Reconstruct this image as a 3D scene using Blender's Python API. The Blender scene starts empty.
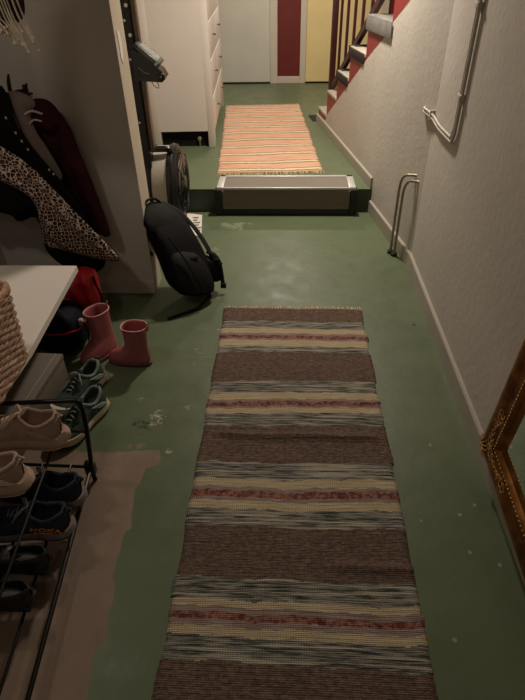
import bpy, bmesh, math, random
from mathutils import Vector, Matrix, geometry
from math import sin, cos, pi, radians as R, sqrt, atan2, hypot
random.seed(7)
S = bpy.context.scene
C = S.collection

# ------------------------------------------------------------------ camera
PITCH, YAW, ROLL = R(37.15), R(-3.1), R(-1.157)
cam = bpy.data.cameras.new('camera')
cam.sensor_fit = 'VERTICAL'; cam.sensor_height = 24.0
cam.lens = 526.0 / 700.0 * 24.0
cam.clip_start = 0.02
cam_o = bpy.data.objects.new('camera', cam); C.objects.link(cam_o)
fwd = Vector((sin(YAW) * cos(PITCH), cos(YAW) * cos(PITCH), -sin(PITCH)))
rt = Vector((cos(YAW), -sin(YAW), 0)); up = rt.cross(fwd)
r2 = cos(ROLL) * rt + sin(ROLL) * up; u2 = -sin(ROLL) * rt + cos(ROLL) * up
m = Matrix((r2, u2, -fwd)).transposed().to_4x4(); m.translation = Vector((0, 0, 1.6))
cam_o.matrix_world = m
S.camera = cam_o

# ------------------------------------------------------------------ light and exposure
w = bpy.data.worlds.new('world'); S.world = w; w.use_nodes = True
w.node_tree.nodes['Background'].inputs[0].default_value = (1.0, 0.86, 0.7, 1)
w.node_tree.nodes['Background'].inputs[1].default_value = 0.02
def area(name, loc, power, size, col=(1, .89, .75), rot=(0, 0, 0)):
    l = bpy.data.lights.new(name, 'AREA'); l.shape = 'DISK'; l.size = size; l.energy = power; l.color = col
    o = bpy.data.objects.new(name, l); C.objects.link(o); o.location = loc; o.rotation_euler = rot
    return o
area('ceiling_or_fill_light', (0.20, 3.95, 2.44), 61, 0.20)
area('ceiling_or_fill_light', (-0.05, 6.5, 2.44), 32, 0.28)  # added to brighten the far end, no known lamp there
area('bench_light', (-1.25, 1.35, 2.0), 3.4, 0.12)
area('ceiling_or_fill_light', (-0.45, -0.4, 2.44), 3, 0.25)  # weak fill added behind the viewer, not a known lamp
vs = S.view_settings
S.display_settings.display_device = 'sRGB'
vs.view_transform = 'Standard'; vs.look = 'None'; vs.gamma = 1.0; vs.exposure = 0.0
vs.use_curve_mapping = False

# ------------------------------------------------------------------ materials
def lin(c):
    return tuple((x / 255 / 12.92) if x / 255 <= .04045 else ((x / 255 + .055) / 1.055) ** 2.4 for x in c[:3])
def mul(c, k): return tuple(min(1, x * k) for x in c)
class NT:
    def __init__(s, name):
        s.m = bpy.data.materials.new(name); s.m.use_nodes = True
        s.t = s.m.node_tree; s.b = s.t.nodes['Principled BSDF']
    def n(s, typ, **kw):
        x = s.t.nodes.new(typ)
        for k, v in kw.items():
            if k in ('inputs',):
                for i, val in v.items(): x.inputs[i].default_value = val
            else: setattr(x, k, v)
        return x
    def l(s, a, b): s.t.links.new(a, b)
    def coord(s, scale=(1, 1, 1), loc=(0, 0, 0), src='Object'):
        tc = s.n('ShaderNodeTexCoord'); mp = s.n('ShaderNodeMapping')
        mp.inputs['Scale'].default_value = scale; mp.inputs['Location'].default_value = loc
        s.l(tc.outputs[src], mp.inputs[0]); return mp.outputs[0]
    def noise(s, vec, scale, detail=4, rough=.55, dist=0):
        x = s.n('ShaderNodeTexNoise'); x.inputs['Scale'].default_value = scale
        x.inputs['Detail'].default_value = detail; x.inputs['Roughness'].default_value = rough
        x.inputs['Distortion'].default_value = dist
        s.l(vec, x.inputs['Vector']); return x.outputs['Fac']
    def ramp(s, fac, stops, interp='LINEAR'):
        x = s.n('ShaderNodeValToRGB'); e = x.color_ramp; e.interpolation = interp
        while len(e.elements) < len(stops): e.elements.new(.5)
        for el, (p, c) in zip(e.elements, stops):
            el.position = p; el.color = (*c, 1) if not isinstance(c, (int, float)) else (c, c, c, 1)
        s.l(fac, x.inputs[0]); return x.outputs[0]
    def mix(s, fac, a, b, mode='MIX'):
        x = s.n('ShaderNodeMix', data_type='RGBA', blend_type=mode)
        for i, v in ((0, fac), (6, a), (7, b)):
            if hasattr(v, 'links'): s.l(v, x.inputs[i])
            elif i == 0: x.inputs[0].default_value = v
            else: x.inputs[i].default_value = (*v, 1)
        return x.outputs[2]
    def math(s, op, a, b=0.0):
        x = s.n('ShaderNodeMath', operation=op)
        for i, v in ((0, a), (1, b)):
            if hasattr(v, 'links'): s.l(v, x.inputs[i])
            else: x.inputs[i].default_value = v
        return x.outputs[0]
    def bump(s, h, strength=.3, dist=.01):
        x = s.n('ShaderNodeBump'); x.inputs['Strength'].default_value = strength; x.inputs['Distance'].default_value = dist
        s.l(h, x.inputs['Height']); s.l(x.outputs[0], s.b.inputs['Normal'])
    def col(s, o):
        if hasattr(o, 'links'): s.l(o, s.b.inputs['Base Color'])
        else: s.b.inputs['Base Color'].default_value = (*o, 1)
    def set(s, rough=.5, metal=0, spec=.5):
        s.b.inputs['Roughness'].default_value = rough; s.b.inputs['Metallic'].default_value = metal
        s.b.inputs['Specular IOR Level'].default_value = spec
def simple(name, c, rough=.5, metal=0, var=.12, scale=20, bump=0, bscale=120, spec=None, stretch=(1, 1, 1)):
    x = NT(name); c = lin(c); v = x.coord(stretch)
    x.col(x.ramp(x.noise(v, scale), [(.3, mul(c, 1 - var)), (.7, mul(c, 1 + var))])); x.set(rough, metal, (.12 if rough > .6 else .5) if spec is None else spec)
    if bump: x.bump(x.noise(v, bscale), bump, .004)
    return x.m

def floor_mat():
    x = NT('green_floor_paint'); v = x.coord()
    g = lin((92, 102, 76))
    base = x.ramp(x.noise(v, 1.3, 6, .6), [(.3, mul(g, .86)), (.7, mul(g, 1.1))])
    base = x.mix(x.ramp(x.noise(v, 7, 5), [(.45, 0.), (.8, .35)]), base, lin((88, 100, 78)))
    def stain(base, p, r, thr, c, ns, amt=.8, sc=(1, 1)):
        vv = x.coord((1 / (r * sc[0]), 1 / (r * sc[1]), 1), (-p[0] / (r * sc[0]), -p[1] / (r * sc[1]), 0))
        gr = x.n('ShaderNodeTexGradient', gradient_type='SPHERICAL'); x.l(vv, gr.inputs[0])
        f = x.math('MULTIPLY', x.math('POWER', gr.outputs['Fac'], .5), x.noise(v, ns, 6, .7))
        return x.mix(x.ramp(f, [(thr, 0.), (thr + .08, amt)]), base, c)
    pale = lin((176, 172, 158)); cc = lin((128, 108, 92)); dk = lin((38, 40, 32))
    base = stain(base, (-.545, 1.60), .10, .44, pale, 34, .8)
    base = stain(base, (-.55, 1.63), .13, .46, pale, 60, .7)
    base = stain(base, (-.59, 1.56), .10, .42, dk, 40, .8)
    base = stain(base, (-.635, 1.58), .06, .42, dk, 50, .8)
    base = stain(base, (-.587, 1.45), .035, .30, cc, 30, .95, (1.4, .7)); base = stain(base, (-.632, 1.449), .02, .30, cc, 40, .9)
    base = stain(base, (-.466, 1.421), .035, .38, pale, 60, .7)
    base = stain(base, (-.425, 1.68), .13, .50, pale, 46, .65); base = stain(base, (-.64, 1.74), .09, .48, pale, 50, .6)
    base = stain(base, (-.38, 3.62), .17, .36, lin((150, 160, 138)), 14, .45, (1.3, .9))
    base = stain(base, (-.473, 3.2), .2, .42, lin((150, 156, 138)), 12, .4, (.8, 1.2))
    base = stain(base, (-.42, 2.05), .3, .50, lin((140, 146, 122)), 30, .5)
    base = stain(base, (.684, 2.346), .012, .2, dk, 30, .95)
    for q_ in ((.625, 1.158), (.689, 1.202), (.621, 1.014), (.705, .97), (.589, 1.488), (.502, .729), (.418, .845)):
        base = stain(base, q_, .011, .28, lin((150, 148, 132)), 90, .8)
    # small chips of missing paint
    vo = x.n('ShaderNodeTexVoronoi'); vo.inputs['Scale'].default_value = 5.5; x.l(v, vo.inputs['Vector'])
    gate = x.ramp(x.noise(v, 2.2), [(.5, 0.), (.56, 1.)])
    d = x.math('ADD', vo.outputs['Distance'], x.math('MULTIPLY', x.noise(v, 60), .06))
    base = x.mix(x.math('MULTIPLY', x.ramp(d, [(.055, .8), (.068, 0.)]), gate), base, lin((165, 162, 145)))
    x.col(base)
    x.l(x.ramp(x.noise(v, 9, 5), [(.3, .32), (.75, .52)]), x.b.inputs['Roughness'])
    x.set(.3, 0, .32)
    x.bump(x.math('ADD', x.noise(v, 6, 5), x.math('MULTIPLY', x.noise(v, 45, 4), .25)), .22, .012)
    return x.m
def concrete_mat():
    x = NT('bare_concrete'); v = x.coord(); c = lin((128, 108, 92))
    b = x.ramp(x.noise(v, 4, 8, .65), [(.3, mul(c, .78)), (.7, mul(c, 1.15))])
    vo = x.n('ShaderNodeTexVoronoi'); vo.inputs['Scale'].default_value = 9; x.l(v, vo.inputs['Vector'])
    gate = x.ramp(x.noise(v, 7), [(.56, 0.), (.6, 1.)])
    b = x.mix(x.math('MULTIPLY', x.ramp(vo.outputs['Distance'], [(.06, .85), (.09, 0.)]), gate), b, lin((50, 48, 40)))
    x.col(b); x.set(.75); x.bump(x.noise(v, 60, 5), .25, .004); return x.m
def plaster(name, c, strength=.5, sc=22, var=.08):
    x = NT(name); v = x.coord(); c = lin(c)
    b = x.ramp(x.noise(v, 1.6, 6), [(.3, mul(c, 1 - var)), (.7, mul(c, 1 + var))])
    b = x.mix(x.ramp(x.noise(v, 12, 5, .7), [(.6, 0.), (.8, .25)]), b, mul(c, .8))
    x.col(b); x.set(.8, 0, .25)
    h = x.math('ADD', x.noise(v, sc, 6, .6), x.math('MULTIPLY', x.noise(v, 4, 3), .8))
    x.bump(h, strength, .012); return x.m
def streaky(name, a, b, sx=5, sy=160, contrast=(.4, .6), bump=.5, thick=None):
    x = NT(name); v = x.coord((sx, sy, sx))
    f = x.noise(v, 1, 3, .6)
    c = x.ramp(f, [(contrast[0], lin(a)), (contrast[1], lin(b))])
    if thick:
        f3 = x.noise(x.coord((3, 95, 3), (4, 2, 0)), 1, 2, .5)
        c = x.mix(x.ramp(f3, [(.52, 0.), (.62, .8)]), c, lin(thick))
    # fine weave cross-threads
    wv = x.n('ShaderNodeTexWave', wave_type='BANDS', bands_direction='X'); wv.inputs['Scale'].default_value = 42; wv.inputs['Distortion'].default_value = 1.5
    x.l(x.coord(), wv.inputs['Vector'])
    c = x.mix(x.math('MULTIPLY', wv.outputs['Fac'], .22), c, mul(lin(a), .45))
    x.col(c); x.set(.95, 0, .1)
    wy = x.n('ShaderNodeTexWave', wave_type='BANDS', bands_direction='Y'); wy.inputs['Scale'].default_value = 55; wy.inputs['Distortion'].default_value = 2
    x.l(x.coord(), wy.inputs['Vector'])
    x.bump(x.math('ADD', wy.outputs['Fac'], x.math('ADD', f, wv.outputs['Fac'])), bump, .004)
    return x.m
def leopard_mat():
    x = NT('leopard_print'); v = x.coord()
    v2 = x.n('ShaderNodeVectorMath', operation='ADD')
    nz = x.n('ShaderNodeTexNoise'); nz.inputs['Scale'].default_value = 40; x.l(v, nz.inputs['Vector'])
    sc = x.n('ShaderNodeVectorMath', operation='SCALE'); sc.inputs['Scale'].default_value = .008; x.l(nz.outputs['Color'], sc.inputs[0])
    x.l(v, v2.inputs[0]); x.l(sc.outputs[0], v2.inputs[1])
    flat = x.n('ShaderNodeMapping'); flat.inputs['Scale'].default_value = (1, .25, 1); x.l(v2.outputs[0], flat.inputs[0])
    e = x.n('ShaderNodeTexVoronoi', feature='DISTANCE_TO_EDGE'); e.inputs['Scale'].default_value = 54; e.inputs['Randomness'].default_value = .68
    f = x.n('ShaderNodeTexVoronoi'); f.inputs['Scale'].default_value = 54; f.inputs['Randomness'].default_value = .68
    x.l(flat.outputs[0], e.inputs['Vector']); x.l(flat.outputs[0], f.inputs['Vector'])
    dark = lin((46, 30, 28)); mid = lin((112, 84, 74)); net = lin((204, 182, 168))
    c = x.mix(x.ramp(f.outputs['Distance'], [(.10, 1.), (.22, 0.)]), dark, mid)
    c = x.mix(x.ramp(e.outputs['Distance'], [(.035, 1.), (.075, 0.)]), c, net)
    x.col(c); x.set(.9, 0, .15); x.bump(x.noise(v, 150), .4, .003); return x.m
def gold_mat():
    x = NT('aged_gold'); v = x.coord(); c = lin((150, 98, 50))
    x.col(x.ramp(x.noise(v, 14, 6), [(.3, lin((92, 56, 28))), (.55, c), (.8, lin((186, 134, 76)))]))
    x.set(.38, .75); x.bump(x.noise(v, 60, 5), .3, .004); return x.m
def wicker_mat():
    x = NT('wicker'); v = x.coord()
    x.col(x.ramp(x.noise(v, 38, 4), [(.3, lin((112, 78, 58))), (.5, lin((164, 124, 98))), (.75, lin((196, 164, 136)))]))
    x.set(.6); x.bump(x.noise(v, 150), .4, .003); return x.m

M = dict(
    floor=floor_mat(), concrete=concrete_mat(),
    plaster=plaster('plaster_wall', (190, 183, 174), .22, 30), plaster2=plaster('smooth_wall', (194, 186, 178), .12, 8, .05),
    ceiling=plaster('ceiling_white', (200, 192, 180), .15), endwall=plaster('end_wall', (188, 174, 155), .12, 8, .06),
    skirting=simple('skirting_paint', (164, 156, 144), .45, var=.06, scale=6),
    white=simple('white_lacquer', (200, 191, 184), .4, var=.03, scale=5), knob=simple('knob_metal', (120, 112, 100), .3, .9),
    benchw=simple('bench_white', (222, 213, 203), .38, var=.03, scale=4),
    green_door=simple('pale_green_paint', (198, 196, 186), .45, var=.05, scale=3), yellow_door=simple('yellow_paint', (224, 204, 148), .45, var=.05, scale=3),
    red_wall=simple('red_paint', (100, 28, 24), .5, var=.1, scale=5), red_step=simple('red_step_paint', (134, 44, 38), .5, var=.1, scale=8),
    trim=simple('trim_white', (196, 186, 172), .45, var=.05, scale=5),
    riser=simple('dark_green_riser', (58, 66, 50), .5, var=.12, scale=8),
    dark=simple('gap_shade', (22, 20, 18), .8), maroon_wood=simple('maroon_wood', (58, 20, 20), .4, var=.15, scale=10),  # the near-black entry paints in the shade of gaps
    step_grey=simple('worn_grey_tread', (165, 155, 142), .8, var=.2, scale=30), tread_dark=simple('charcoal_tread_cover', (52, 48, 46), .85, var=.2, scale=40),
    tape=simple('silver_tape', (150, 148, 146), .35, .5, var=.15, scale=24, bump=.4, bscale=30),
    alu=simple('aluminium', (190, 190, 186), .4, .35, var=.05), ribbed=simple('ribbed_grey_cover', (122, 113, 104), .8, var=.12, scale=1, stretch=(6, 240, 240), bump=.3, bscale=1),
    rubber=simple('black_rubber', (20, 19, 18), .6, var=.15), blackplastic=simple('black_plastic', (13, 12, 12), .3, var=.1), blackmetal=simple('black_metal', (30, 27, 24), .35, .6),
    rail=simple('dark_rail', (24, 21, 19), .35, .3), track=simple('brown_steel_track', (96, 82, 70), .35, .6), greyband=simple('grey_mesh_band', (176, 168, 156), .5, .2, var=.1, scale=60, bump=.4, bscale=240),
    lcd=simple('lcd_screen', (84, 86, 76), .5, var=.04), monitor=simple('grey_housing', (40, 40, 38), .4), chrome=simple('chrome', (190, 186, 180), .2, 1),
    bag=simple('black_nylon', (14, 13, 13), .7, var=.25, scale=30, bump=.35, bscale=300), bag2=simple('dark_grey_nylon', (24, 23, 23), .68, var=.2, scale=30, bump=.3, bscale=300), web=simple('black_webbing', (15, 14, 14), .75, bump=.3, bscale=300),
    paper=simple('paper', (222, 214, 206), .7, var=.04), ink=simple('print_ink', (120, 112, 110), .7),
    pink=simple('pink_rubber', (156, 84, 88), .42, var=.08, scale=8), pinkrim=simple('pale_pink_rim', (214, 150, 150), .45), pinksole=simple('dark_pink_sole', (96, 44, 50), .6),
    tealcollar=simple('grey_green_collar', (112, 124, 118), .85, var=.15, scale=40), teal=simple('teal_grey_mesh', (66, 78, 74), .85, var=.25, scale=60, bump=.5, bscale=260), teallace=simple('grey_green_lace', (150, 160, 150), .8), cream=simple('cream_foam', (210, 196, 172), .6, var=.08, scale=20), gum=simple('grey_outsole', (64, 58, 54), .7),
    beige=simple('dusty_pink_mesh', (160, 136, 122), .85, var=.12, scale=50, bump=.5, bscale=220), beige2=simple('pinkish_foam', (178, 152, 134), .7, var=.1, scale=40), beigel=simple('pale_laces', (214, 186, 164), .8),
    navy=simple('navy_mesh', (46, 49, 58), .8, var=.25, scale=60, bump=.5, bscale=240), navysole=simple('grey_violet_foam', (118, 106, 104), .6, var=.1), orange=simple('orange_print', (214, 130, 44), .6), pipe_dk=simple('grey_reflective_lace', (120, 120, 122), .5),
    shoeblack=simple('black_leather', (20, 18, 17), .45, var=.2, scale=30), lining=simple('dark_lining', (58, 52, 50), .9), liningb=simple('beige_lining', (112, 92, 82), .9),
    maroon=simple('maroon_fabric', (54, 18, 26), .75, var=.35, scale=14, bump=.4, bscale=60), blackcoat=simple('black_fabric', (13, 11, 11), .8, var=.3, scale=12, bump=.4, bscale=80), greycoat=simple('grey_lining', (112, 98, 92), .85, var=.12, scale=14), charcoal=simple('charcoal_fleece', (20, 18, 17), .95, var=.2, scale=30, bump=.5, bscale=140),
    leopard=leopard_mat(), redbag=simple('red_nylon', (168, 18, 28), .55, var=.2, scale=16, bump=.35, bscale=40), navybag=simple('navy_nylon', (20, 20, 28), .7, var=.2), palebuckle=simple('pale_webbing', (176, 164, 156), .7),
    tassel=simple('taupe_yarn', (184, 170, 150), .9, var=.3, scale=30), shawl=simple('brown_lace', (62, 50, 42), .95, var=.4, scale=60, bump=.6, bscale=120),
    iron=simple('black_iron', (16, 14, 13), .5, .4), greybox=simple('grey_board', (112, 102, 92), .6, var=.06), seam=simple('pale_edge', (176, 166, 152), .5),
    wicker=wicker_mat(), gold=gold_mat(), goldd=simple('dark_gilt', (84, 50, 24), .42, .6, var=.3, scale=20), goldl=simple('bright_gilt', (216, 172, 116), .4, .7, var=.15, scale=30),
    pipe=simple('white_pipe', (186, 178, 166), .4, var=.04), pipem=simple('steel_pipe', (158, 148, 134), .35, .6), flange=simple('dark_collar', (44, 38, 32), .5),
    r_brown=streaky('rug_brown', (84, 67, 59), (130, 109, 97), 60, 150, (.35, .7)),
    r_grey=streaky('rug_grey', (58, 64, 62), (150, 144, 132), 12, 150, (.40, .60), .5, (190, 178, 158)),
    r_beige=streaky('rug_beige', (168, 150, 120), (198, 182, 150), 8, 120, (.3, .7)),
    r_mauve=streaky('rug_mauve', (122, 102, 96), (168, 148, 140), 12, 140, (.3, .7)),
    r_red=streaky('rug_red', (100, 56, 50), (156, 112, 98), 60, 60, (.4, .6)),
    r_fringe=simple('cream_yarn', (206, 182, 142), .95, var=.2, scale=50),
    p_peach=streaky('rug_peach', (196, 142, 116), (228, 190, 164), 4, 110, (.34, .66), .4),
    p_cream=streaky('rug_cream', (208, 196, 160), (226, 214, 180), 4, 110, (.3, .7), .4),
    p_dark=streaky('rug_dark_line', (104, 84, 58), (140, 116, 80), 6, 110, (.3, .7), .4),
)
def mirror_mat():
    x = NT('mirror_glass'); x.col((.82, .86, .84)); x.set(.03, 1); return x.m
M['mirror'] = mirror_mat()

# ------------------------------------------------------------------ mesh helpers
class MB:
    def __init__(s): s.bm = bmesh.new()
    def box(s, x0, x1, y0, y1, z0, z1, bev=0, mi=0, mat=None):
        vs_ = [s.bm.verts.new(p) for p in ((x0, y0, z0), (x1, y0, z0), (x1, y1, z0), (x0, y1, z0), (x0, y0, z1), (x1, y0, z1), (x1, y1, z1), (x0, y1, z1))]
        fs = [s.bm.faces.new([vs_[i] for i in f]) for f in ((3, 2, 1, 0), (4, 5, 6, 7), (0, 1, 5, 4), (1, 2, 6, 5), (2, 3, 7, 6), (3, 0, 4, 7))]
        for f in fs: f.material_index = mi
        if bev:
            es = list({e for f in fs for e in f.edges})
            r = bmesh.ops.bevel(s.bm, geom=es, offset=bev, segments=2, profile=.5, affect='EDGES')
            vs_ = list({v for f in r['faces'] for v in f.verts} | {v for v in vs_ if v.is_valid})
        if mat is not None: bmesh.ops.transform(s.bm, matrix=mat, verts=[v for v in vs_ if v.is_valid])
        return s
    def prism(s, pts, axis, a, b):
        """extrude 2-D outline along an axis; pts in the remaining two axes in xyz order"""
        def P(p, t): return (t, p[0], p[1]) if axis == 'x' else ((p[0], t, p[1]) if axis == 'y' else (p[0], p[1], t))
        A = [s.bm.verts.new(P(p, a)) for p in pts]; B = [s.bm.verts.new(P(p, b)) for p in pts]
        n = len(pts); s.bm.faces.new(A); s.bm.faces.new(B[::-1])
        for i in range(n): s.bm.faces.new((A[i], B[i], B[(i + 1) % n], A[(i + 1) % n]))
        return s
    def rings(s, rs, cap=True, closed=True):
        V = [[s.bm.verts.new(p) for p in r] for r in rs]
        n = len(rs[0])
        for a, b in zip(V, V[1:]):
            for i in range(n if closed else n - 1):
                j = (i + 1) % n
                try: s.bm.faces.new((a[i], a[j], b[j], b[i]))
                except ValueError: pass
        if cap and closed:
            s.bm.faces.new(V[0][::-1]); s.bm.faces.new(V[-1])
        return s
    def tube(s, pts, r, n=8, closed=False, flat=1.0):
        pts = [Vector(p) for p in pts]; N = len(pts)
        rad = r if isinstance(r, (list, tuple)) else [r] * N
        rs = []; prev = None
        for i, p in enumerate(pts):
            if closed: t = pts[(i + 1) % N] - pts[i - 1]
            else: t = pts[min(i + 1, N - 1)] - pts[max(i - 1, 0)]
            t.normalize()
            if prev is None:
                u = t.cross(Vector((0, 0, 1)) if abs(t.z) < .9 else Vector((1, 0, 0)))
            else: u = prev - t * prev.dot(t)
            u.normalize(); prev = u; v = t.cross(u)
            rs.append([p + (u * cos(2 * pi * k / n) + v * sin(2 * pi * k / n) * flat) * rad[i] for k in range(n)])
        if closed:
            s.rings(rs + [rs[0]], cap=False)
            bmesh.ops.remove_doubles(s.bm, verts=s.bm.verts, dist=1e-6)
        else: s.rings(rs)
        return s
    def cyl(s, a, b, r, n=20, r2=None):
        return s.tube([a, b], [r, r if r2 is None else r2], n)
    def ball(s, c, r, sx=1, sy=1, sz=1, seg=12):
        q = bmesh.ops.create_uvsphere(s.bm, u_segments=seg, v_segments=max(6, seg // 2 + 2), radius=r)
        for v in q['verts']: v.co = Vector((v.co.x * sx, v.co.y * sy, v.co.z * sz)) + Vector(c)
        return s
    def build(s, name, mats, parent=None, smooth=True, kind=None, sub=0, angle=40):
        bmesh.ops.recalc_face_normals(s.bm, faces=s.bm.faces)
        me = bpy.data.meshes.new(name); s.bm.to_mesh(me); s.bm.free()
        for mm in (mats if isinstance(mats, (list, tuple)) else [mats]): me.materials.append(mm)
        o = bpy.data.objects.new(name, me); C.objects.link(o)
        if parent is not None: o.parent = parent
        if smooth:
            for p in me.polygons: p.use_smooth = True
            try: me.set_sharp_from_angle(angle=R(angle))
            except Exception: pass
        if sub:
            md = o.modifiers.new('subdivision', 'SUBSURF'); md.levels = sub; md.render_levels = sub
        if kind: o['kind'] = kind
        return o
def thing(name, label, cat, loc=(0, 0, 0), rz=0, group=None):
    o = bpy.data.objects.new(name, None); C.objects.link(o); o.empty_display_size = .1
    o.location = loc; o.rotation_euler = (0, 0, rz); o['label'] = label; o['category'] = cat
    if group: o['group'] = group
    return o
def tag(o, label, cat, group=None):
    o['label'] = label; o['category'] = cat
    if group: o['group'] = group
    return o
def struct(name, mb, mat, smooth=False): return mb.build(name, mat, None, smooth, 'structure')
def dup(root, label=None, loc=None, rz=None):
    r = root.copy(); C.objects.link(r)
    if label: r['label'] = label
    if loc is not None: r.location = loc
    if rz is not None: r.rotation_euler = (0, 0, rz)
    for ch in list(root.children):
        c = ch.copy(); C.objects.link(c); c.parent = r
        for g in list(ch.children):
            d = g.copy(); C.objects.link(d); d.parent = c
    return r
def lerp(tbl, t):
    for (a, va), (b, vb) in zip(tbl, tbl[1:]):
        if t <= b:
            k = (t - a) / (b - a) if b > a else 0
            k = k * k * (3 - 2 * k) if False else k
            return va + (vb - va) * max(0, min(1, k))
    return tbl[-1][1]
def smoothline(pts, n=8, closed=False):
    pts = [Vector(p) for p in pts]; out = []; N = len(pts)
    rng = range(N) if closed else range(N - 1)
    for i in rng:
        g = (lambda k: pts[k % N]) if closed else (lambda k: pts[max(0, min(N - 1, k))])
        p0, p1, p2, p3 = g(i - 1), g(i), g(i + 1), g(i + 2)
        for j in range(n):
            t = j / n
            out.append(.5 * ((2 * p1) + (p2 - p0) * t + (2 * p0 - 5 * p1 + 4 * p2 - p3) * t * t + (3 * p1 - p0 - 3 * p2 + p3) * t ** 3))
    if not closed: out.append(pts[-1])
    return out

# ------------------------------------------------------------------ the setting
XL, XR = -1.62, 0.775          # left wall, right wall of the near hall
YK = 3.0                        # where the right wall bends
YS = 3.866; ZS = 0.18           # the step up to the far hall
PH = math.atan(.166)            # bend of the far right wall
KX = 0.775          # x of the bend
def wall_x(y): return 0.745 - .155 * (y - 3.1)
# floor: green paint with a patch of bare concrete, one mesh with two materials
edge = [(-.501, 1.430), (-.491, 1.394), (-.489, 1.359), (-.515, 1.345), (-.537, 1.334), (-.541, 1.303), (-.544, 1.264), (-.558, 1.231), (-.544, 1.152), (-.535, 1.101), (-.530, 1.067), (-.546, 1.055), (-.546, .965), (-.548, .895), (-.545, .884), (-.531, .865), (-.527, .783), (-.519, .722), (-.515, .688), (-.538, .671), (-.537, .633), (-.531, .602), (-.524, .539), (-.53, .45), (-.50, .3), (-.52, .1), (-.50, -.3), (-.5, -1.2)]
jag = []
for (a, b) in zip(edge, edge[1:]):
    jag.append(a)
    n = max(1, int(hypot(b[0] - a[0], b[1] - a[1]) / .02))
    for k in range(1, n):
        t = k / n; jag.append((a[0] + (b[0] - a[0]) * t + random.uniform(-.004, .004), a[1] + (b[1] - a[1]) * t + random.uniform(-.002, .002)))
jag.append(edge[-1])
pts_ = sorted(jag, key=lambda q: -q[1]); pts_ = [pts_[0]] + [q for i, q in enumerate(pts_[1:]) if pts_[i][1] - q[1] > .0004]
fb = bmesh.new(); NC = 60; prev = None; topg = None
for j, (xe, y) in enumerate(pts_):
    xe_ = xe
    row = [fb.verts.new((XL + (xe_ - XL) * k / NC, y + ((random.uniform(-.007, .006) - .014 * min(1, (NC - k) / 9)) * (0 < k < NC) if j == 0 else 0) , 0)) for k in range(NC + 1)]
    right = fb.verts.new((XR + .1, y, 0))
    if prev:
        for k in range(NC):
            f = fb.faces.new((row[k], row[k + 1], prev[0][k + 1], prev[0][k])); f.material_index = 1
        fb.faces.new((row[NC], right, prev[1], prev[0][NC]))
    else: topg = row + [right]
    prev = (row, right)
up_ = [fb.verts.new((v.co.x, 3.9, 0)) for v in topg]
for k in range(len(topg) - 1): fb.faces.new((topg[k], topg[k + 1], up_[k + 1], up_[k]))
bmesh.ops.recalc_face_normals(fb, faces=fb.faces)
for f in fb.faces:
    f.normal_update()
    if f.normal.z < 0: f.normal_flip()
me = bpy.data.meshes.new('floor'); fb.to_mesh(me); fb.free(); me.materials.append(M['floor']); me.materials.append(M['concrete'])
fo = bpy.data.objects.new('floor', me); C.objects.link(fo); fo['kind'] = 'structure'
# raised far floor with its dark riser
b = MB(); b.box(-1.4, 1.75, YS, 7.9, 0.0, ZS)
for f in b.bm.faces:
    if f.calc_center_median().y < YS + .01: f.material_index = 1
o = struct('floor_far', b, [M['floor'], M['riser']])
# right walls
b = MB(); b.box(XR, XR + .12, -1.2, YK + .018, 0, 2.5); struct('wall_right', b, M['plaster'])
def L2W(s, off=0, z=0):   # far right wall: along it (from the bend), depth behind its face, height
    d = Vector((-.155, 1, 0)).normalized(); n = Vector((1, .155, 0)).normalized()
    p = Vector((KX, 3.0, 0)) + d * s + n * off; p.z = z; return p
b = MB(); b.prism([(-.0, 0), (2.84, 0), (2.84, .185), (2.72, .19), (0, 1.705)], 'x', 0, .06)
fw = struct('wall_right_far', b, M['plaster']); fw.location = (KX, 3.0, 0); fw.rotation_euler = (0, 0, PH)
# baseboards
b = MB(); b.prism([(XR - .016, 0), (XR, 0), (XR, .095), (XR - .010, .095), (XR - .016, .088)], 'y', -1.2, YK); struct('baseboard_right', b, M['skirting'])
b = MB(); b.prism([(-.016, 0), (0, 0), (0, .095), (-.010, .095), (-.016, .088)], 'y', .0, .885)
o = struct('baseboard_right_far', b, M['skirting']); o.location = (KX, 3.0, 0); o.rotation_euler = (0, 0, PH)
b = MB(); b.prism([(-.016, ZS), (0, ZS), (0, .262), (-.010, .262), (-.016, .255)], 'y', .885, 2.86)
o = struct('baseboard_right_step', b, M['skirting']); o.location = (KX, 3.0, 0); o.rotation_euler = (0, 0, PH)
# left side: wall, partition, far left wall
b = MB(); b.box(XL - .12, XL, -1.2, 2.9, 0, 2.5); struct('wall_left', b, M['plaster2'])
b = MB(); b.box(-1.172, -.77, 2.66, 2.83, 0, 2.5, mi=0); b.box(XL, -1.174, 2.675, 2.83, 0, 2.5)
for f in b.bm.faces:
    if f.calc_center_median().x > -.775: f.material_index = 1
struct('wall_partition', b, [M['plaster2'], M['endwall']])
b = MB(); b.box(XL, -.772, 2.648, 2.66, 0, .07); struct('baseboard_partition', b, M['plaster2'])
b = MB(); b.box(-1.46, -1.40, 2.83, 7.9, 0, 2.5); struct('wall_left_far', b, M['endwall'])
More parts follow.
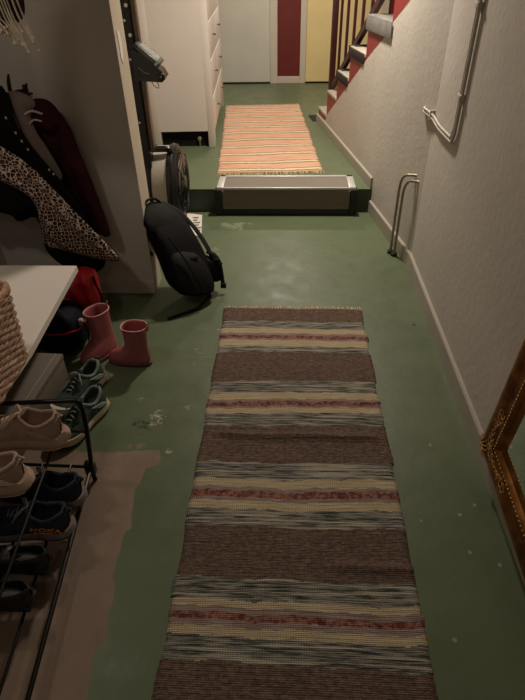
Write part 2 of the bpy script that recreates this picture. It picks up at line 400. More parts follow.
# end wall, door frames and doors
b = MB(); b.box(-1.46, 1.75, 7.84, 7.94, 0, 2.5); struct('wall_back', b, M['red_wall'])
b = MB(); b.box(1.70, 1.80, 3.0, 7.9, 0, 2.5); struct('wall_stairwell', b, M['endwall'])
b = MB(); b.box(-1.74, 1.8, -1.3, -1.2, 0, 2.5); struct('wall_front', b, M['plaster2'])
b = MB(); b.box(-1.74, 1.8, -1.3, 7.95, 2.5, 2.6); struct('ceiling', b, M['ceiling'])
def trim(n, x0, x1, z0, z1, y0=7.80, mm='trim'):
    b = MB(); b.box(x0, x1, y0, 7.84, z0, z1, .004); struct('trim_%d' % n, b, M[mm])
trim(1, -.245, -.15, ZS, 2.35); trim(2, .145, .22, ZS, 2.35); trim(3, -.15, .145, ZS, .262, 7.815)
trim(4, -1.2, -1.12, ZS, 2.35); trim(5, 1.15, 1.23, ZS, 2.35)
for n, (x0, x1, mm) in enumerate(((-1.12, -.247, 'green_door'), (.222, 1.15, 'yellow_door')), 1):
    b = MB(); b.box(x0, x1, 7.815, 7.839, ZS + .018, 2.30, .003)
    d = struct('door_%d' % n, b, M[mm])
    b = MB(); b.box(x0, x1, 7.806, 7.839, ZS, ZS + .014); b.build('door_gap_strip', M['dark'], d)  # dark strip painted in for the shaded gap under the door
    hx = x0 + .08 if n == 1 else x1 - .08
    b = MB(); b.cyl((hx, 7.815, 1.2), (hx, 7.77, 1.2), .01, 10); b.cyl((hx, 7.775, 1.2), (hx + (.1 if n == 1 else -.1), 7.775, 1.2), .009, 10)
    b.build('door_handle', M['chrome'], d)

# ------------------------------------------------------------------ stairs along the far right wall, rising towards the viewer
def in_wall_frame(name, label, cat):
    return thing(name, label, cat, (KX, 3.0, 0), PH)
st = in_wall_frame('staircase', 'red painted staircase with worn treads climbing along the white wall on the right', 'stairs')
tops = [.33, .55, .773, 1.0, 1.236, 1.46, 1.68]
ss = [2.83, 2.475, 2.125, 1.76, 1.345, .85, .45, .05]
def diag(s): return .192 + .557 * (2.72 - s)
for i, z in enumerate(tops):
    s1, s0 = ss[i], ss[i + 1]
    b = MB()
    zz = max(ZS, diag(s1) - .02); z0b = max(ZS, diag(s0) - .02)
    b.prism([(s1, ZS), (s1, z - .028), (s0, z - .028), (s0, ZS)], 'x', .064, .85)
    if i == 0: b.prism([(s1, ZS), (s1, z - .028), (s0, z - .028), (s0, diag(s0) if diag(s0) < z - .03 else z - .03), (s1 - .10, ZS)], 'x', .0, .063)
    else: b.prism([(s1, diag(s1)), (s1, z - .028), (s0, z - .028), (s0, min(diag(s0), z - .03))], 'x', .0, .063)
    sp = b.build('step', M['red_step'], st, False)
    b = MB(); b.box(-.004, .85, s0 - .0, s1 + .018, z - .028, z, .006)
    b.build('tread', M['step_grey'], sp)
    if i in (2, 3):
        b = MB(); b.box(-.012, .03, s0 + .02, s1 + .026, z - .07, z - .006, .006); b.box(-.012, .6, s1 + .0185, s1 + .026, z - .06, z + .002)
        b.box(.02, .6, s1 - .06, s1 + .03, z + .0005, z + .004)
        b.build('tread_cover', M['tread_dark'], sp)
    if i == 4:
        b = MB(); b.box(-.014, .12, s0 + .002, s1 + .02, z + .001, z + .007, .003); b.box(-.014, -.006, s0 - .03, s1 + .02, z - .085, z + .004, .003); b.box(-.012, .1, s1 + .0185, s1 + .026, z - .085, z + .004, .003)
        b.build('tape_wrap', M['tape'], sp)['label'] = 'silver tape wrapped round the tread end'
mt = MB(); mt.box(-.02, .9, 2.86, 3.10, ZS, ZS + .008, .003)
o = mt.build('door_mat', M['tread_dark']); o.location = (KX - .03, 3.0, 0); o.rotation_euler = (0, 0, PH); tag(o, 'dark grey mat on the green floor at the foot of the stairs', 'mat')
bn = in_wall_frame('banister', 'dark maroon wooden banister with thin spindles rising above the stair treads', 'banister')
def railz(s): return 1.0 + .625 * (1.76 - s) + .03
b = MB(); b.box(.035, .085, 2.565, 2.615, .3305, 1.55, .004); b.build('newel_post', M['maroon_wood'], bn)
b = MB(); b.prism([(2.57, railz(2.57) - .002), (2.57, railz(2.57) + .05), (.06, railz(.06) + .05), (.06, railz(.06) - .002)], 'x', .045, .08); b.build('bottom_rail', M['maroon_wood'], bn)
b = MB(); b.prism([(2.64, railz(2.64) + .83), (2.64, railz(2.64) + .89), (.5, railz(.5) + .89), (.5, railz(.5) + .83)], 'x', .035, .09); b.build('handrail', M['maroon_wood'], bn)
for k in range(1, 10):
    s = 2.59 - .218 * k
    b = MB(); b.box(.052, .072, s - .011, s + .011, railz(s) + .04, min(2.49, railz(s) + .86)); b.build('baluster', M['maroon_wood'], bn)

# ------------------------------------------------------------------ white dresser
dr = thing('dresser', 'tall white dresser with drawers standing on the raised floor at the left', 'dresser', (-.656, 4.936, ZS), R(3.19))
LD, WD, HD = 1.65, .55, 1.30
b = MB()
b.box(-WD + .02, -.03, .0008, .022, .14, HD)              # near side panel
b.box(-WD + .02, -.03, LD - .022, LD - .004, .14, HD)
b.box(-WD, -WD + .012, .01, LD - .01, .14, HD); b.box(-WD + .02, -.03, .02, LD - .02, .14, .155)
b.box(-.03, -.012, .055, LD - .055, .12, .14); b.box(-.03, -.008, .815, .835, .14, HD)
for k in range(1, 4): b.box(-.03, -.006, .06, LD - .06, .122 + .285 * k - .008, .122 + .285 * k + .008)
b.build('carcass', M['white'], dr, False)
b = MB(); b.box(-WD + .064, -.063, .045, .06, .0, .139); b.build('gap_shade_panel', M['dark'], dr)  # dark panel added to paint in the shade under the dresser
for (x, y) in ((-.062, 0), (-.062, LD - .062), (-WD, 0), (-WD, LD - .062)):
    b = MB(); b.box(x, x + .062, y, y + .062, 0, HD, .003); b.build('leg', M['white'], dr)
b = MB(); b.box(-WD - .01, .02, -.02, LD + .02, HD, HD + .028, .005); b.build('dresser_top', M['white'], dr)
for r in range(4):
    for c in range(2):
        y0 = .066 + c * .772; z0 = .122 + .285 * r + .012
        b = MB(); b.box(-.05, .0, y0, y0 + .745, z0, z0 + .261, .004); b.box(-.45, -.05, y0 + .02, y0 + .72, z0 + .03, z0 + .2)
        d = b.build('drawer', M['white'], dr)
        b = MB(); yk = y0 + .372; zk = z0 + .14
        b.cyl((0, yk, zk), (.02, yk, zk), .005, 10); b.ball((.025, yk, zk), .012, .6)
        b.build('knob', M['knob'], d)
b = MB(); b.cyl((-.80, 4.945, ZS + .072), (-.80, 4.965, ZS + .072), .020, 18); b.ball((-.80, 4.941, ZS + .072), .011, 1, .5, 1); b.box(-.806, -.794, 4.947, 4.963, ZS, ZS + .06)
tag(b.build('round_fitting', M['chrome']), 'small round silver fitting in the dark gap under the white dresser', 'fitting')

# ------------------------------------------------------------------ rugs
def rug(name, label, mats, bands, W, y0, y1, th, loc, rz, wav, fold=None, fr=.03, fringe_mat=None, both=True):
    root = thing(name, label, 'rug', loc, rz)
    b = bmesh.new(); ny = int((y1 - y0) / .0035); nx = 46
    def band(y):
        for (a, c, mi) in bands:
            if a <= y < c: return mi
        return bands[-1][2]
    random.seed(3); eL = []; eR = []; cur = 0; lastb = None
    rowsT = []; rowsB = []
    ph = [random.uniform(0, 6) for _ in range(8)]
    for j in range(ny + 1):
        y = y0 + (y1 - y0) * j / ny
        mi = band(y)
        if mi != lastb: oL, oR = random.uniform(-1, 1) * wav, random.uniform(-1, 1) * wav; lastb = mi
        bulge = wav * .5 * abs(sin(y * 95)) + wav * .6 * sin(y * 23 + 1)
        xl = -W / 2 - bulge + oL; xr = W / 2 + bulge * .9 + oR
        rt_, rb_ = [], []
        for i in range(nx + 1):
            t = i / nx; x = xl + (xr - xl) * t
            yy = y + .006 * sin(x * 5 + ph[0] + y * 3) + .002 * sin(x * 17 + y * 9)
            e = min(t, 1 - t) * nx
            z = th * (min(1, (e + .35) / 1.2)) + .0018 * (1 + sin(x * 9 + y * 6 + ph[1])) + .0006 * sin(y * 420)
            if fold:
                for (fy, fx0, fx1, slope, amp) in fold:
                    if fx0 < x < fx1:
                        q = (y - fy - slope * x) / .018
                        z += amp * math.exp(-q * q) * min(1, (x - fx0) / .05, (fx1 - x) / .05)
            rt_.append(b.verts.new((x, yy, z))); rb_.append(b.verts.new((x, yy, 0.0008)))
        rowsT.append(rt_); rowsB.append(rb_)
    for j in range(ny):
        y = y0 + (y1 - y0) * (j + .5) / ny
        for i in range(nx):
            x = -W / 2 + W * i / nx
            mi = band(y + .004 * sin(x * 31 + y * 7) * .6 + .002 * sin(x * 83))
            f = b.faces.new((rowsT[j][i], rowsT[j][i + 1], rowsT[j + 1][i + 1], rowsT[j + 1][i])); f.material_index = mi; f.smooth = True
            f = b.faces.new((rowsB[j][i], rowsB[j + 1][i], rowsB[j + 1][i + 1], rowsB[j][i + 1])); f.material_index = mi
        for i in (0, nx):
            f = b.faces.new((rowsT[j][i], rowsT[j + 1][i], rowsB[j + 1][i], rowsB[j][i])); f.material_index = band(y)
    for j in (0, ny):
        for i in range(nx):
            f = b.faces.new((rowsT[j][i], rowsT[j][i + 1], rowsB[j][i + 1], rowsB[j][i])); f.material_index = band(y0 + .001 if j == 0 else y1 - .001)
    q = MB(); q.bm = b
    q.build('woven_body', mats, root, False)
    # yarn fringe at the ends
    q = MB(); random.seed(11)
    for yy, sg in (((y1, 1), (y0, -1)) if both else ((y1, 1),)):
        n = int(W / .0085)
        for k in range(n):
            x = -W / 2 + W * (k + .5) / n
            L = fr * random.uniform(.6, 1.3); dx = random.uniform(-.014, .014)
            q.tube([(x, yy - sg * .004 + .006 * sin(x * 5 + ph[0] + yy * 3), .007), (x + dx * .4, yy + sg * L * .5, .008 + random.uniform(0, .006)), (x + dx, yy + sg * L, .003)], [.0022, .0022, .0014], 5)
    f = q.build('fringe', fringe_mat, root); f['kind'] = 'stuff'
    return root
bl = [2.49, 2.351, 2.281, 2.239, 2.219, 2.192, 2.177, 2.126, 2.077, 1.86, 1.777, 1.736, 1.72, 1.692, 1.68, 1.648, 1.572, 1.375, 1.293, 1.254, 1.238, 1.208, 1.192, 1.156, 1.084, .893, .82, .797, .778, .757, .737, .711, .641, .45, .375, .345, .325, .305, .285, .26, .18, -.05]
seq = [0, 1, 2, 3, 4, 3, 2, 1]
bands = []
for k in range(len(bl) - 1):
    bands.append((bl[k + 1], bl[k], seq[k % 8]))
off = 0.039
RM = [M['r_brown'], M['r_grey'], M['r_beige'], M['r_mauve'], M['r_red']]
rug('rag_rug', 'brown, grey, beige and red striped rag rug lying on the green floor in front', RM, sorted(bands), .762, -.04, 2.482, .008, (off, 0, 0), 0, .004,
    fold=[(1.512, -.34, .36, -.025, .015), (1.57, -.36, -.1, .02, .004), (.955, .1, .42, -.05, .012)], fr=.028, fringe_mat=M['r_fringe'])
pc = [6.44, 6.24, 6.02, 5.82, 5.61, 5.40, 5.17, 4.95, 4.73, 4.50, 4.31]
pb = []; y = 6.55
for c in pc:
    pb += [(c + .030, y, 0), (c + .016, c + .030, 2), (c - .022, c + .016, 1), (c - .040, c - .022, 2)] if True else []
    y = c - .040
pb.append((4.0, y, 0))
pb = [(a - 5.37, b_ - 5.37, mi) for a, b_, mi in pb]
rug('rag_rug', 'peach and cream striped rag rug with white fringe on the raised far floor', [M['p_peach'], M['p_cream'], M['p_dark']], sorted(pb), .845, -1.12, 1.165, .008,
    (-.215, 5.35, ZS), R(3.9), .004, fr=.06, fringe_mat=M['r_fringe'])

# ------------------------------------------------------------------ grey step cover with aluminium frame
sc = thing('step_ramp', 'long grey ribbed step cover in an aluminium frame on the edge of the step', 'ramp', (0, 3.8, 0))
b = MB(); b.box(-.472, .45, .02, .235, .192, .212, .002); b.box(-.485, .465, .006, .026, .045, .198, .002); b.build('ribbed_panel', M['ribbed'], sc, False)
b = MB()
b.box(-.522, .502, .235, .268, .1805, .218, .004); b.box(-.522, -.472, .002, .268, .1805, .218, .004); b.box(.45, .502, .002, .268, .1805, .218, .004); b.box(-.522, .502, -.002, .018, .198, .214, .003)
b.build('aluminium_frame', M['alu'], sc)
for x0, x1 in ((-.538, -.487), (.467, .518)):
    b = MB(); b.box(x0, x1, -.008, .06, .002, .2, .008); b.build('end_cap', M['rubber'], sc)
b = MB(); b.box(-.487, .467, -.004, .05, .002, .045, .006); b.build('bottom_rail', M['rubber'], sc)

# ------------------------------------------------------------------ upright rowing machine by the partition
rw = thing('rowing_machine', 'black rowing machine stored upright behind the partition, flywheel at the bottom', 'rowing machine', (-.885, 3.5, 0))
b = MB(); b.box(-.045, .015, -.135, -.045, .10, 2.2, .006); b.build('monorail', M['rail'], rw)
b = MB(); b.box(.015, .042, -.118, -.062, .60, 2.15, .003); b.build('steel_track', M['track'], rw)
for (x, y, z, q) in ((-.02, -.135, .78, .007), (-.02, -.135, 1.12, .007), (-.02, -.135, 1.31, .007), (.0, -.135, 1.24, .010), (.0, -.135, 1.38, .010)):
    b = MB(); b.cyl((x, y, z), (x, y - .006, z), q, 10); b.build('bolt', M['chrome'], rw)
# flywheel housing
def disc_rings(x0, prof, cy, cz, n=48):
    return [[(x, cy + r * cos(2 * pi * k / n), cz + r * sin(2 * pi * k / n)) for k in range(n)] for x, r in prof]
cy, cz = .05, .335
b = MB(); b.rings(disc_rings(0, [(.005, .228), (.005, .240), (.012, .247), (.105, .247), (.105, .228)], cy, cz)); b.build('perforated_band', M['greyband'], rw)
b = MB(); b.rings(disc_rings(0, [(-.035, .06), (-.035, .22), (-.02, .25), (.0, .255), (.004, .24)], cy, cz)); 
b.rings(disc_rings(0, [(.104, .24), (.106, .256), (.122, .262), (.142, .256), (.150, .24), (.160, .235), (.168, .225), (.180, .18), (.182, .06), (.188, .05), (.188, .0)], cy, cz), cap=True)
fh = b.build('flywheel_housing', M['blackplastic'], rw)
b = MB()
for rr in (.12, .16, .2): b.tube([(.182 - (rr - .12) * .1 + .002, cy + rr * cos(a * pi / 24), cz + rr * sin(a * pi / 24)) for a in range(48)], .003, 6, True)
for a in range(8): b.tube([(.185, cy + .06 * cos(a * pi / 4), cz + .06 * sin(a * pi / 4)), (.176, cy + .21 * cos(a * pi / 4), cz + .21 * sin(a * pi / 4))], .004, 6)
b.build('vent_grille', M['blackplastic'], fh)
b = MB(); b.tube(smoothline([(-.03, -.03, .56), (-.02, -.06, .592), (.05, -.06, .60), (.12, -.05, .592), (.13, -.03, .55)], 5), .02, 10); b.build('carry_handle', M['blackplastic'], rw)
b = MB()
b.tube([(.05, .02, .20), (.05, .16, .045), (.05, .19, .022)], .02, 10); b.tube([(.05, -.02, .2), (.05, -.12, .06), (.05, -.16, .022)], .02, 10)
b.cyl((-.12, .19, .021), (.09, .19, .021), .02, 12); b.cyl((-.12, -.16, .021), (.09, -.16, .021), .02, 12); b.build('stand_feet', M['blackmetal'], rw)
# performance monitor on its arm
mo = MB()
Rm = Matrix.Translation((.083, -.15, 1.142)) @ Matrix.Rotation(R(40), 4, 'Y')
mo.box(-.082, .082, -.05, .09, -.004, .022, .006, mat=Rm)
mh = mo.build('monitor', M['monitor'], rw)
b = MB(); b.box(-.058, .055, -.052, -.04, .0, .018, mat=Rm); b.box(-.06, .06, -.03, .07, .0215, .0235, mat=Rm); b.build('screen', M['lcd'], mh)
b = MB()
for k in range(3): b.box(.06, .074, -.053, -.05, .0 + .007 * k, .004 + .007 * k, mat=Rm)
b.build('button_row', M['chrome'], mh)
b = MB(); b.prism([(.0, 1.015), (.155, 1.005), (.175, 1.03), (.16, 1.062), (.02, 1.172), (.0, 1.17)], 'y', -.17, -.06); b.ball((.152, -.172, 1.032), .024, 1, .5, 1); b.build('monitor_arm', M['blackplastic'], rw)
b = MB(); b.tube([(.03, -.173, 1.085), (.06, -.175, 1.06), (.09, -.173, 1.05)], .003, 6); b.build('arm_lever', M['chrome'], rw)
b = MB(); b.ball((.152, -.184, 1.032), .008); b.build('pivot_bolt', M['monitor'], rw)
b = MB(); b.tube(smoothline([(.09, -.15, 1.008), (.10, -.15, .985), (.125, -.15, .972), (.128, -.15, .99), (.118, -.15, 1.01)], 5), .0022, 6); b.build('wire', M['flange'], rw)

# ------------------------------------------------------------------ paper on the floor
b = MB(); 
me_pts = [[(-.765 + .118 * i / 6, 3.825 - (.02 * i / 6) - .38 * j / 8 + 0, .0012 + .004 * (sin(i * .9 + j * .5) + 1) * (j in (0, 8) or i in (0, 6)) * .5) for i in range(7)] for j in range(9)]
top_ = [[Vector(p) + Vector((.06 * (j / 8) * 0 + .045 * j / 8, 0, .001)) for p in r] for j, r in enumerate(me_pts)]
bot_ = [[Vector((p.x, p.y, .0006)) for p in r] for r in top_]
for rr, fl in ((top_, 0), (bot_, 1)):
    b.rings(rr, cap=False, closed=False)
pp = b.build('paper_sheet', M['paper']); tag(pp, 'white printed paper sheet on the floor between backpack and step', 'paper')
for k in range(6):
    b = MB(); b.box(-.71 + .01 * k, -.665 + .012 * k - (.015 if k % 2 else 0), 3.74 - .045 * k, 3.752 - .045 * k, .0075, .0078); b.build('printed_line', M['ink'], pp)

# ------------------------------------------------------------------ backpack
bp_ = thing('backpack', 'black backpack slumped against the partition and rowing machine, straps trailing on the floor', 'backpack', (-.545, 2.72, 0)); bp_.scale = (.98, 1.0, 1.16)
def bag(path, n=28):
    rs = []
    for (c, w_, d_, rot, e) in path:
        cx_, cy_, cz_ = c; ring = []
        for k in range(n):
            a = 2 * pi * k / n; ca, sa = cos(a), sin(a)
            x = w_ * math.copysign(abs(ca) ** e, ca); y = d_ * math.copysign(abs(sa) ** e, sa)
            x *= 1 + .045 * sin(5 * a + cz_ * 23); y *= 1 + .06 * sin(4 * a + cz_ * 37) + .03 * sin(9 * a - cz_ * 50)
            ring.append((cx_ + x * cos(rot) - y * sin(rot), cy_ + x * sin(rot) + y * cos(rot), cz_ + (x * -.25)))
        rs.append(ring)
    return rs
rot = R(38)
b = MB(); b.rings(bag([((.005, -.11, .045), .06, .05, rot, .7), ((.005, -.105, .035), .115, .09, rot, .65), ((-.0, -.10, .07), .135, .105, rot, .6), ((-.03, -.06, .15), .14, .118, rot, .55), ((-.075, -.01, .24), .142, .10, rot, .58), ((-.105, .02, .29), .138, .112, rot, .55), ((-.135, .05, .345), .125, .085, rot, .62), ((-.16, .08, .385), .105, .07, rot, .7), ((-.178, .095, .41), .075, .045, rot, .75), ((-.185, .10, .42), .03, .02, rot, .9)]))
bd = b.build('main_body', M['bag'], bp_, sub=1)
b = MB(); b.rings(bag([((.06, -.18, .075), .05, .02, rot, .7), ((.055, -.175, .06), .10, .05, rot, .6), ((.03, -.15, .13), .115, .06, rot, .6), ((-.005, -.115, .21), .105, .05, rot, .6), ((-.03, -.09, .25), .07, .03, rot, .8)]))
b.build('front_pocket', M['bag2'], bp_, sub=1)
b = MB(); b.tube(smoothline([(-.22, .02, .38), (-.24, .0, .44), (-.20, .06, .455), (-.165, .10, .42)], 6), .011, 8, flat=.5); b.tube(smoothline([(-.25, .03, .34), (-.30, .0, .36), (-.27, .0, .27), (-.22, -.04, .2)], 6), .012, 8, flat=.5); b.build('carry_handle', M['web'], bp_)
b = MB(); b.tube(smoothline([(-.16, .12, .41), (-.07, .13, .36), (.03, .10, .27), (.115, .02, .17), (.135, -.05, .09)], 7), .024, 8, flat=.4); b.build('shoulder_strap', M['bag2'], bp_)
b = MB(); b.tube(smoothline([(.09, .03, .19), (.13, .01, .185), (.160, -.01, .155), (.172, -.03, .11), (.178, -.045, .07), (.182, -.055, .045)], 7), .017, 8, flat=.35); b.tube(smoothline([(.10, .0, .15), (.15, -.02, .12), (.18, -.02, .15)], 6), .008, 8, flat=.5)
sp_ = b.build('waist_strap', M['web'], bp_)
b = MB(); b.box(.135, .165, -.03, -.015, .145, .175, .003); b.build('buckle', M['bag2'], sp_)
b = MB(); b.box(.168, .20, -.068, -.05, .03, .055, .003); b.build('strap_end', M['bag2'], sp_)
b = MB(); b.tube(smoothline([(.12, -.16, .04), (.06, -.24, .012), (-.03, -.30, .006), (-.10, -.35, .006)], 7), .012, 8, flat=.35); b.build('loose_strap', M['web'], bp_)
b = MB(); b.tube(smoothline([(-.185, -.10, .262), (-.15, -.125, .25), (-.10, -.135, .235), (-.0, -.13, .225), (.06, -.10, .22)], 6), .010, 8, flat=.4); b.build('compression_strap', M['web'], bp_)
b = MB(); b.rings(bag([((.10, -.02, .06), .02, .02, rot - .9, .8), ((.105, -.02, .07), .075, .035, rot - .9, .6), ((.09, -.0, .14), .08, .04, rot - .9, .6), ((.065, .01, .185), .075, .028, rot - .9, .7)])); b.build('side_pocket', M['bag2'], bp_, sub=1)
b = MB(); b.rings(bag([((-.135, -.02, .30), .03, .02, rot, .7), ((-.13, -.02, .315), .115, .05, rot, .6), ((-.15, .0, .36), .115, .05, rot, .6), ((-.175, .05, .41), .085, .04, rot, .7), ((-.185, .08, .432), .04, .02, rot, .9)])); b.build('top_flap', M['bag2'], bp_, sub=1)
b = MB(); b.tube(smoothline([(-.09, -.13, .33), (-.02, -.17, .26), (.05, -.2, .16), (.09, -.215, .08)], 7), .004, 6); b.build('zip', M['web'], bp_)

# ------------------------------------------------------------------ bench with basket
bn2 = thing('bench', 'white bench with a plain top along the left wall, in front of the coats', 'bench', (-1.62, 1.2, 0))
b = MB(); b.prism([(.004, -1.0), (.655, -1.0), (.686, .30), (.648, .945), (.004, .945)], 'z', .422, .45)
for e in []: pass
b.build('bench_top', M['benchw'], bn2, False)
for y in (-.9, .88):
    b = MB(); b.box(.01, .27, y, y + .025, 0, .4215, .003); b.build('leg_panel', M['benchw'], bn2)
b = MB(); b.box(.012, .03, -.874, .879, .33, .4215); b.build('back_rail', M['benchw'], bn2)
gb = thing('storage_box', 'low grey lidded storage box on the floor under the white bench', 'box', (-1.055, 1.6, 0), R(-3))
b = MB(); b.box(-.32, .02, -.30, .27, .0, .12, .004); b.build('body', M['greybox'], gb)
b = MB(); b.box(-.323, .023, -.303, .273, .12, .145, .004); b.build('lid', M['greybox'], gb)
b = MB(); b.box(-.01, -.007, -.30, .27, .1452, .146); b.build('lid_seam', M['seam'], gb)

bk = thing('wicker_basket', 'brown woven wicker basket standing on the front end of the white bench', 'basket', (-1.085, 1.305, .45), R(3))
def rrect(hx, hy, r, n=10):
    pts = []
    for (sx, sy, a0) in ((1, 1, 0), (-1, 1, 90), (-1, -1, 180), (1, -1, 270)):
        for k in range(n + 1):
            a = R(a0 + 90 * k / n); pts.append((sx * (hx - r) + r * cos(a), sy * (hy - r) + r * sin(a)))
    out = []
    for a, c in zip(pts, pts[1:] + pts[:1]):
        L = hypot(c[0] - a[0], c[1] - a[1]); m_ = max(1, int(L / .012))
        for k in range(m_): out.append((a[0] + (c[0] - a[0]) * k / m_, a[1] + (c[1] - a[1]) * k / m_))
    return out
b = MB(); rows = 19; HB = .29
for r in range(rows):
    t = r / (rows - 1); z = .012 + t * (HB - .03)
    base = rrect(.165 + .012 * t, .165 + .012 * t, .045)
    L = 0; pts = []
    for i, (x, y) in enumerate(base):
        x2, y2 = base[(i + 1) % len(base)]
        nx_, ny_ = y2 - y, -(x2 - x); q = hypot(nx_, ny_) or 1
        amp = .0045 * sin(2 * pi * L / .06 + r * pi)
        pts.append((x + nx_ / q * amp, y + ny_ / q * amp, z + .0015 * sin(L * 60 + r)))
        L += q
    b.tube(pts, .0088, 6, True)
wv_ = b.build('woven_wall', M['wicker'], bk)
b = MB(); base = rrect(.165, .165, .045); n = len(base)
for k in range(0, n, max(1, n // 48)):
    x, y = base[k]; b.tube([(x, y, .005), (x * 1.07, y * 1.07, HB - .01)], .004, 6)
b.build('stakes', M['wicker'], bk)
b = MB(); base = rrect(.18, .18, .05)
for ph_ in (0, pi):
    b.tube([(x + 0, y + 0, HB - .008 + .006 * sin(i * .9 + ph_)) for i, (x, y) in enumerate(base)], .011, 7, True)
b.build('rim', M['wicker'], bk)
b = MB(); b.box(-.155, .155, -.155, .155, .002, .012); b.build('base', M['wicker'], bk)

# ------------------------------------------------------------------ shoes
OUT = [(0, .10), (.012, .42), (.04, .62), (.09, .74), (.2, .80), (.35, .80), (.5, .86), (.65, .98), (.75, 1.0), (.84, .95), (.91, .80), (.96, .56), (.99, .27), (1, .06)]
def curve_y(t): return .006 * sin(pi * min(1, max(0, (t - .4) / .6)))  # slight inward sweep of the forefoot
def upper_mesh(L, W, tops, zs, op=(.045, .44, .80), depth=.02):
    b = MB(); N = 40; rs = []
    for i in range(N + 1):
        t = i / N; t = t if t > .03 else t
        w_ = W * lerp(OUT, t) * .96; h = lerp(tops, t); z0 = zs + toe(t)
        oc, orr = (op[0] + op[1]) / 2, (op[1] - op[0]) / 2
        q = (t - oc) / orr
        o_ = op[2] * sqrt(max(0, 1 - abs(q) ** 2.6)) if abs(q) < 1 else 0
        inn = .022 if o_ > .02 else None
        hs = []
        K = 7
        a0 = math.asin(min(.999, max(o_, 0.0))) if o_ > 0 else 0
        for k in range(K + 1):
            a = pi / 2 + (a0 - pi / 2) * k / K
            y = w_ * sin(a) ** .8 if sin(a) > 0 else 0
            z = z0 + (h - z0) * (max(0, cos(a)) / max(.2, cos(a0))) ** .62
            hs.append((y, z))
        ye, ze = hs[-1]
        if o_ > 0:
            dd = min(1, o_ / (op[2] * .5))
            zi = ze - (ze - (zs + depth)) * dd
            hs += [(ye * .95, ze + .003), (ye * .86, ze + .001), (ye * .8, ze - (ze - zi) * .35), (ye * .74, zi + (ze - zi) * .1), (ye * .4, zi), (0, zi)]
        else: hs += [(ye * .95, ze), (ye * .86, ze), (ye * .8, ze), (ye * .6, ze), (ye * .3, ze), (0, ze)]
        ring = [(t * L, -y + curve_y(t), z) for y, z in hs] + [(t * L, y + curve_y(t), z) for y, z in hs[-2::-1]]
        rs.append(ring)
    b.rings(rs, cap=False, closed=False)
    # close the underside
    V = rs
    b.rings([[r[0], (r[0][0], curve_y(0), zs), r[-1]] for r in rs], cap=False, closed=False)
    return b
def toe(t): return .016 * max(0, (t - .72) / .28) ** 2
def sole_mesh(L, W, th, flare=1.05, heel_ext=.01, z0=0):
    b = MB(); n = 30
    def outl(k):
        pts = []
        for i in range(n + 1):
            t = i / n; pts.append((t, W * lerp(OUT, t) * k))
        return pts
    rs = []
    for (kk, zz, ex) in ((.90, 0, .0), (.99, .004, .3), (flare, th * .5, 1), (1.0, th * .85, .7), (.98, th, .4)):
        o_ = outl(kk); ring = []
        for t, y in o_: ring.append((t * (L + .006) - heel_ext * ex * (1 - t) ** 6 , -y + curve_y(t), zz + toe(t) + .006 * (1 - t) ** 8 * (zz > .0) + z0))
        for t, y in o_[::-1]: ring.append((t * (L + .006) - heel_ext * ex * (1 - t) ** 6, y + curve_y(t), zz + toe(t) + .006 * (1 - t) ** 8 * (zz > .0) + z0))
        rs.append(ring)
    b.rings(rs); return b
def lace_mesh(L, W, tops, n=5, t0=.44, t1=.66, r=.0028, bow=True):
    b = MB()
    for k in range(n):
        t = t0 + (t1 - t0) * k / (n - 1); h = lerp(tops, t); ww = .022 - .004 * k / n
        sg = 1 if k % 2 else -1
        b.tube(smoothline([(t * L - .004 * sg, -ww, h - .007), (t * L, 0, h + .003), (t * L + .004 * sg, ww, h - .007)], 5), r, 6)
    if bow:
        t = t0 - .01; h = lerp(tops, t) + .006
        for sg in (-1, 1):
            b.tube(smoothline([(t * L, 0, h), (t * L + .012, sg * .022, h + .008), (t * L + .03, sg * .034, h - .006), (t * L + .02, sg * .022, h - .01), (t * L + .002, 0, h)], 5), r * .9, 6)
            b.tube(smoothline([(t * L, 0, h), (t * L + .02, sg * .03, h - .004), (t * L + .035, sg * .045, h - .026)], 5), r * .9, 6)
    return b
SN = [(0, .092), (.03, .108), (.08, .108), (.16, .092), (.26, .080), (.36, .092), (.43, .108), (.5, .100), (.6, .080), (.7, .064), (.8, .056), (.9, .050), (.97, .042), (1, .03)]
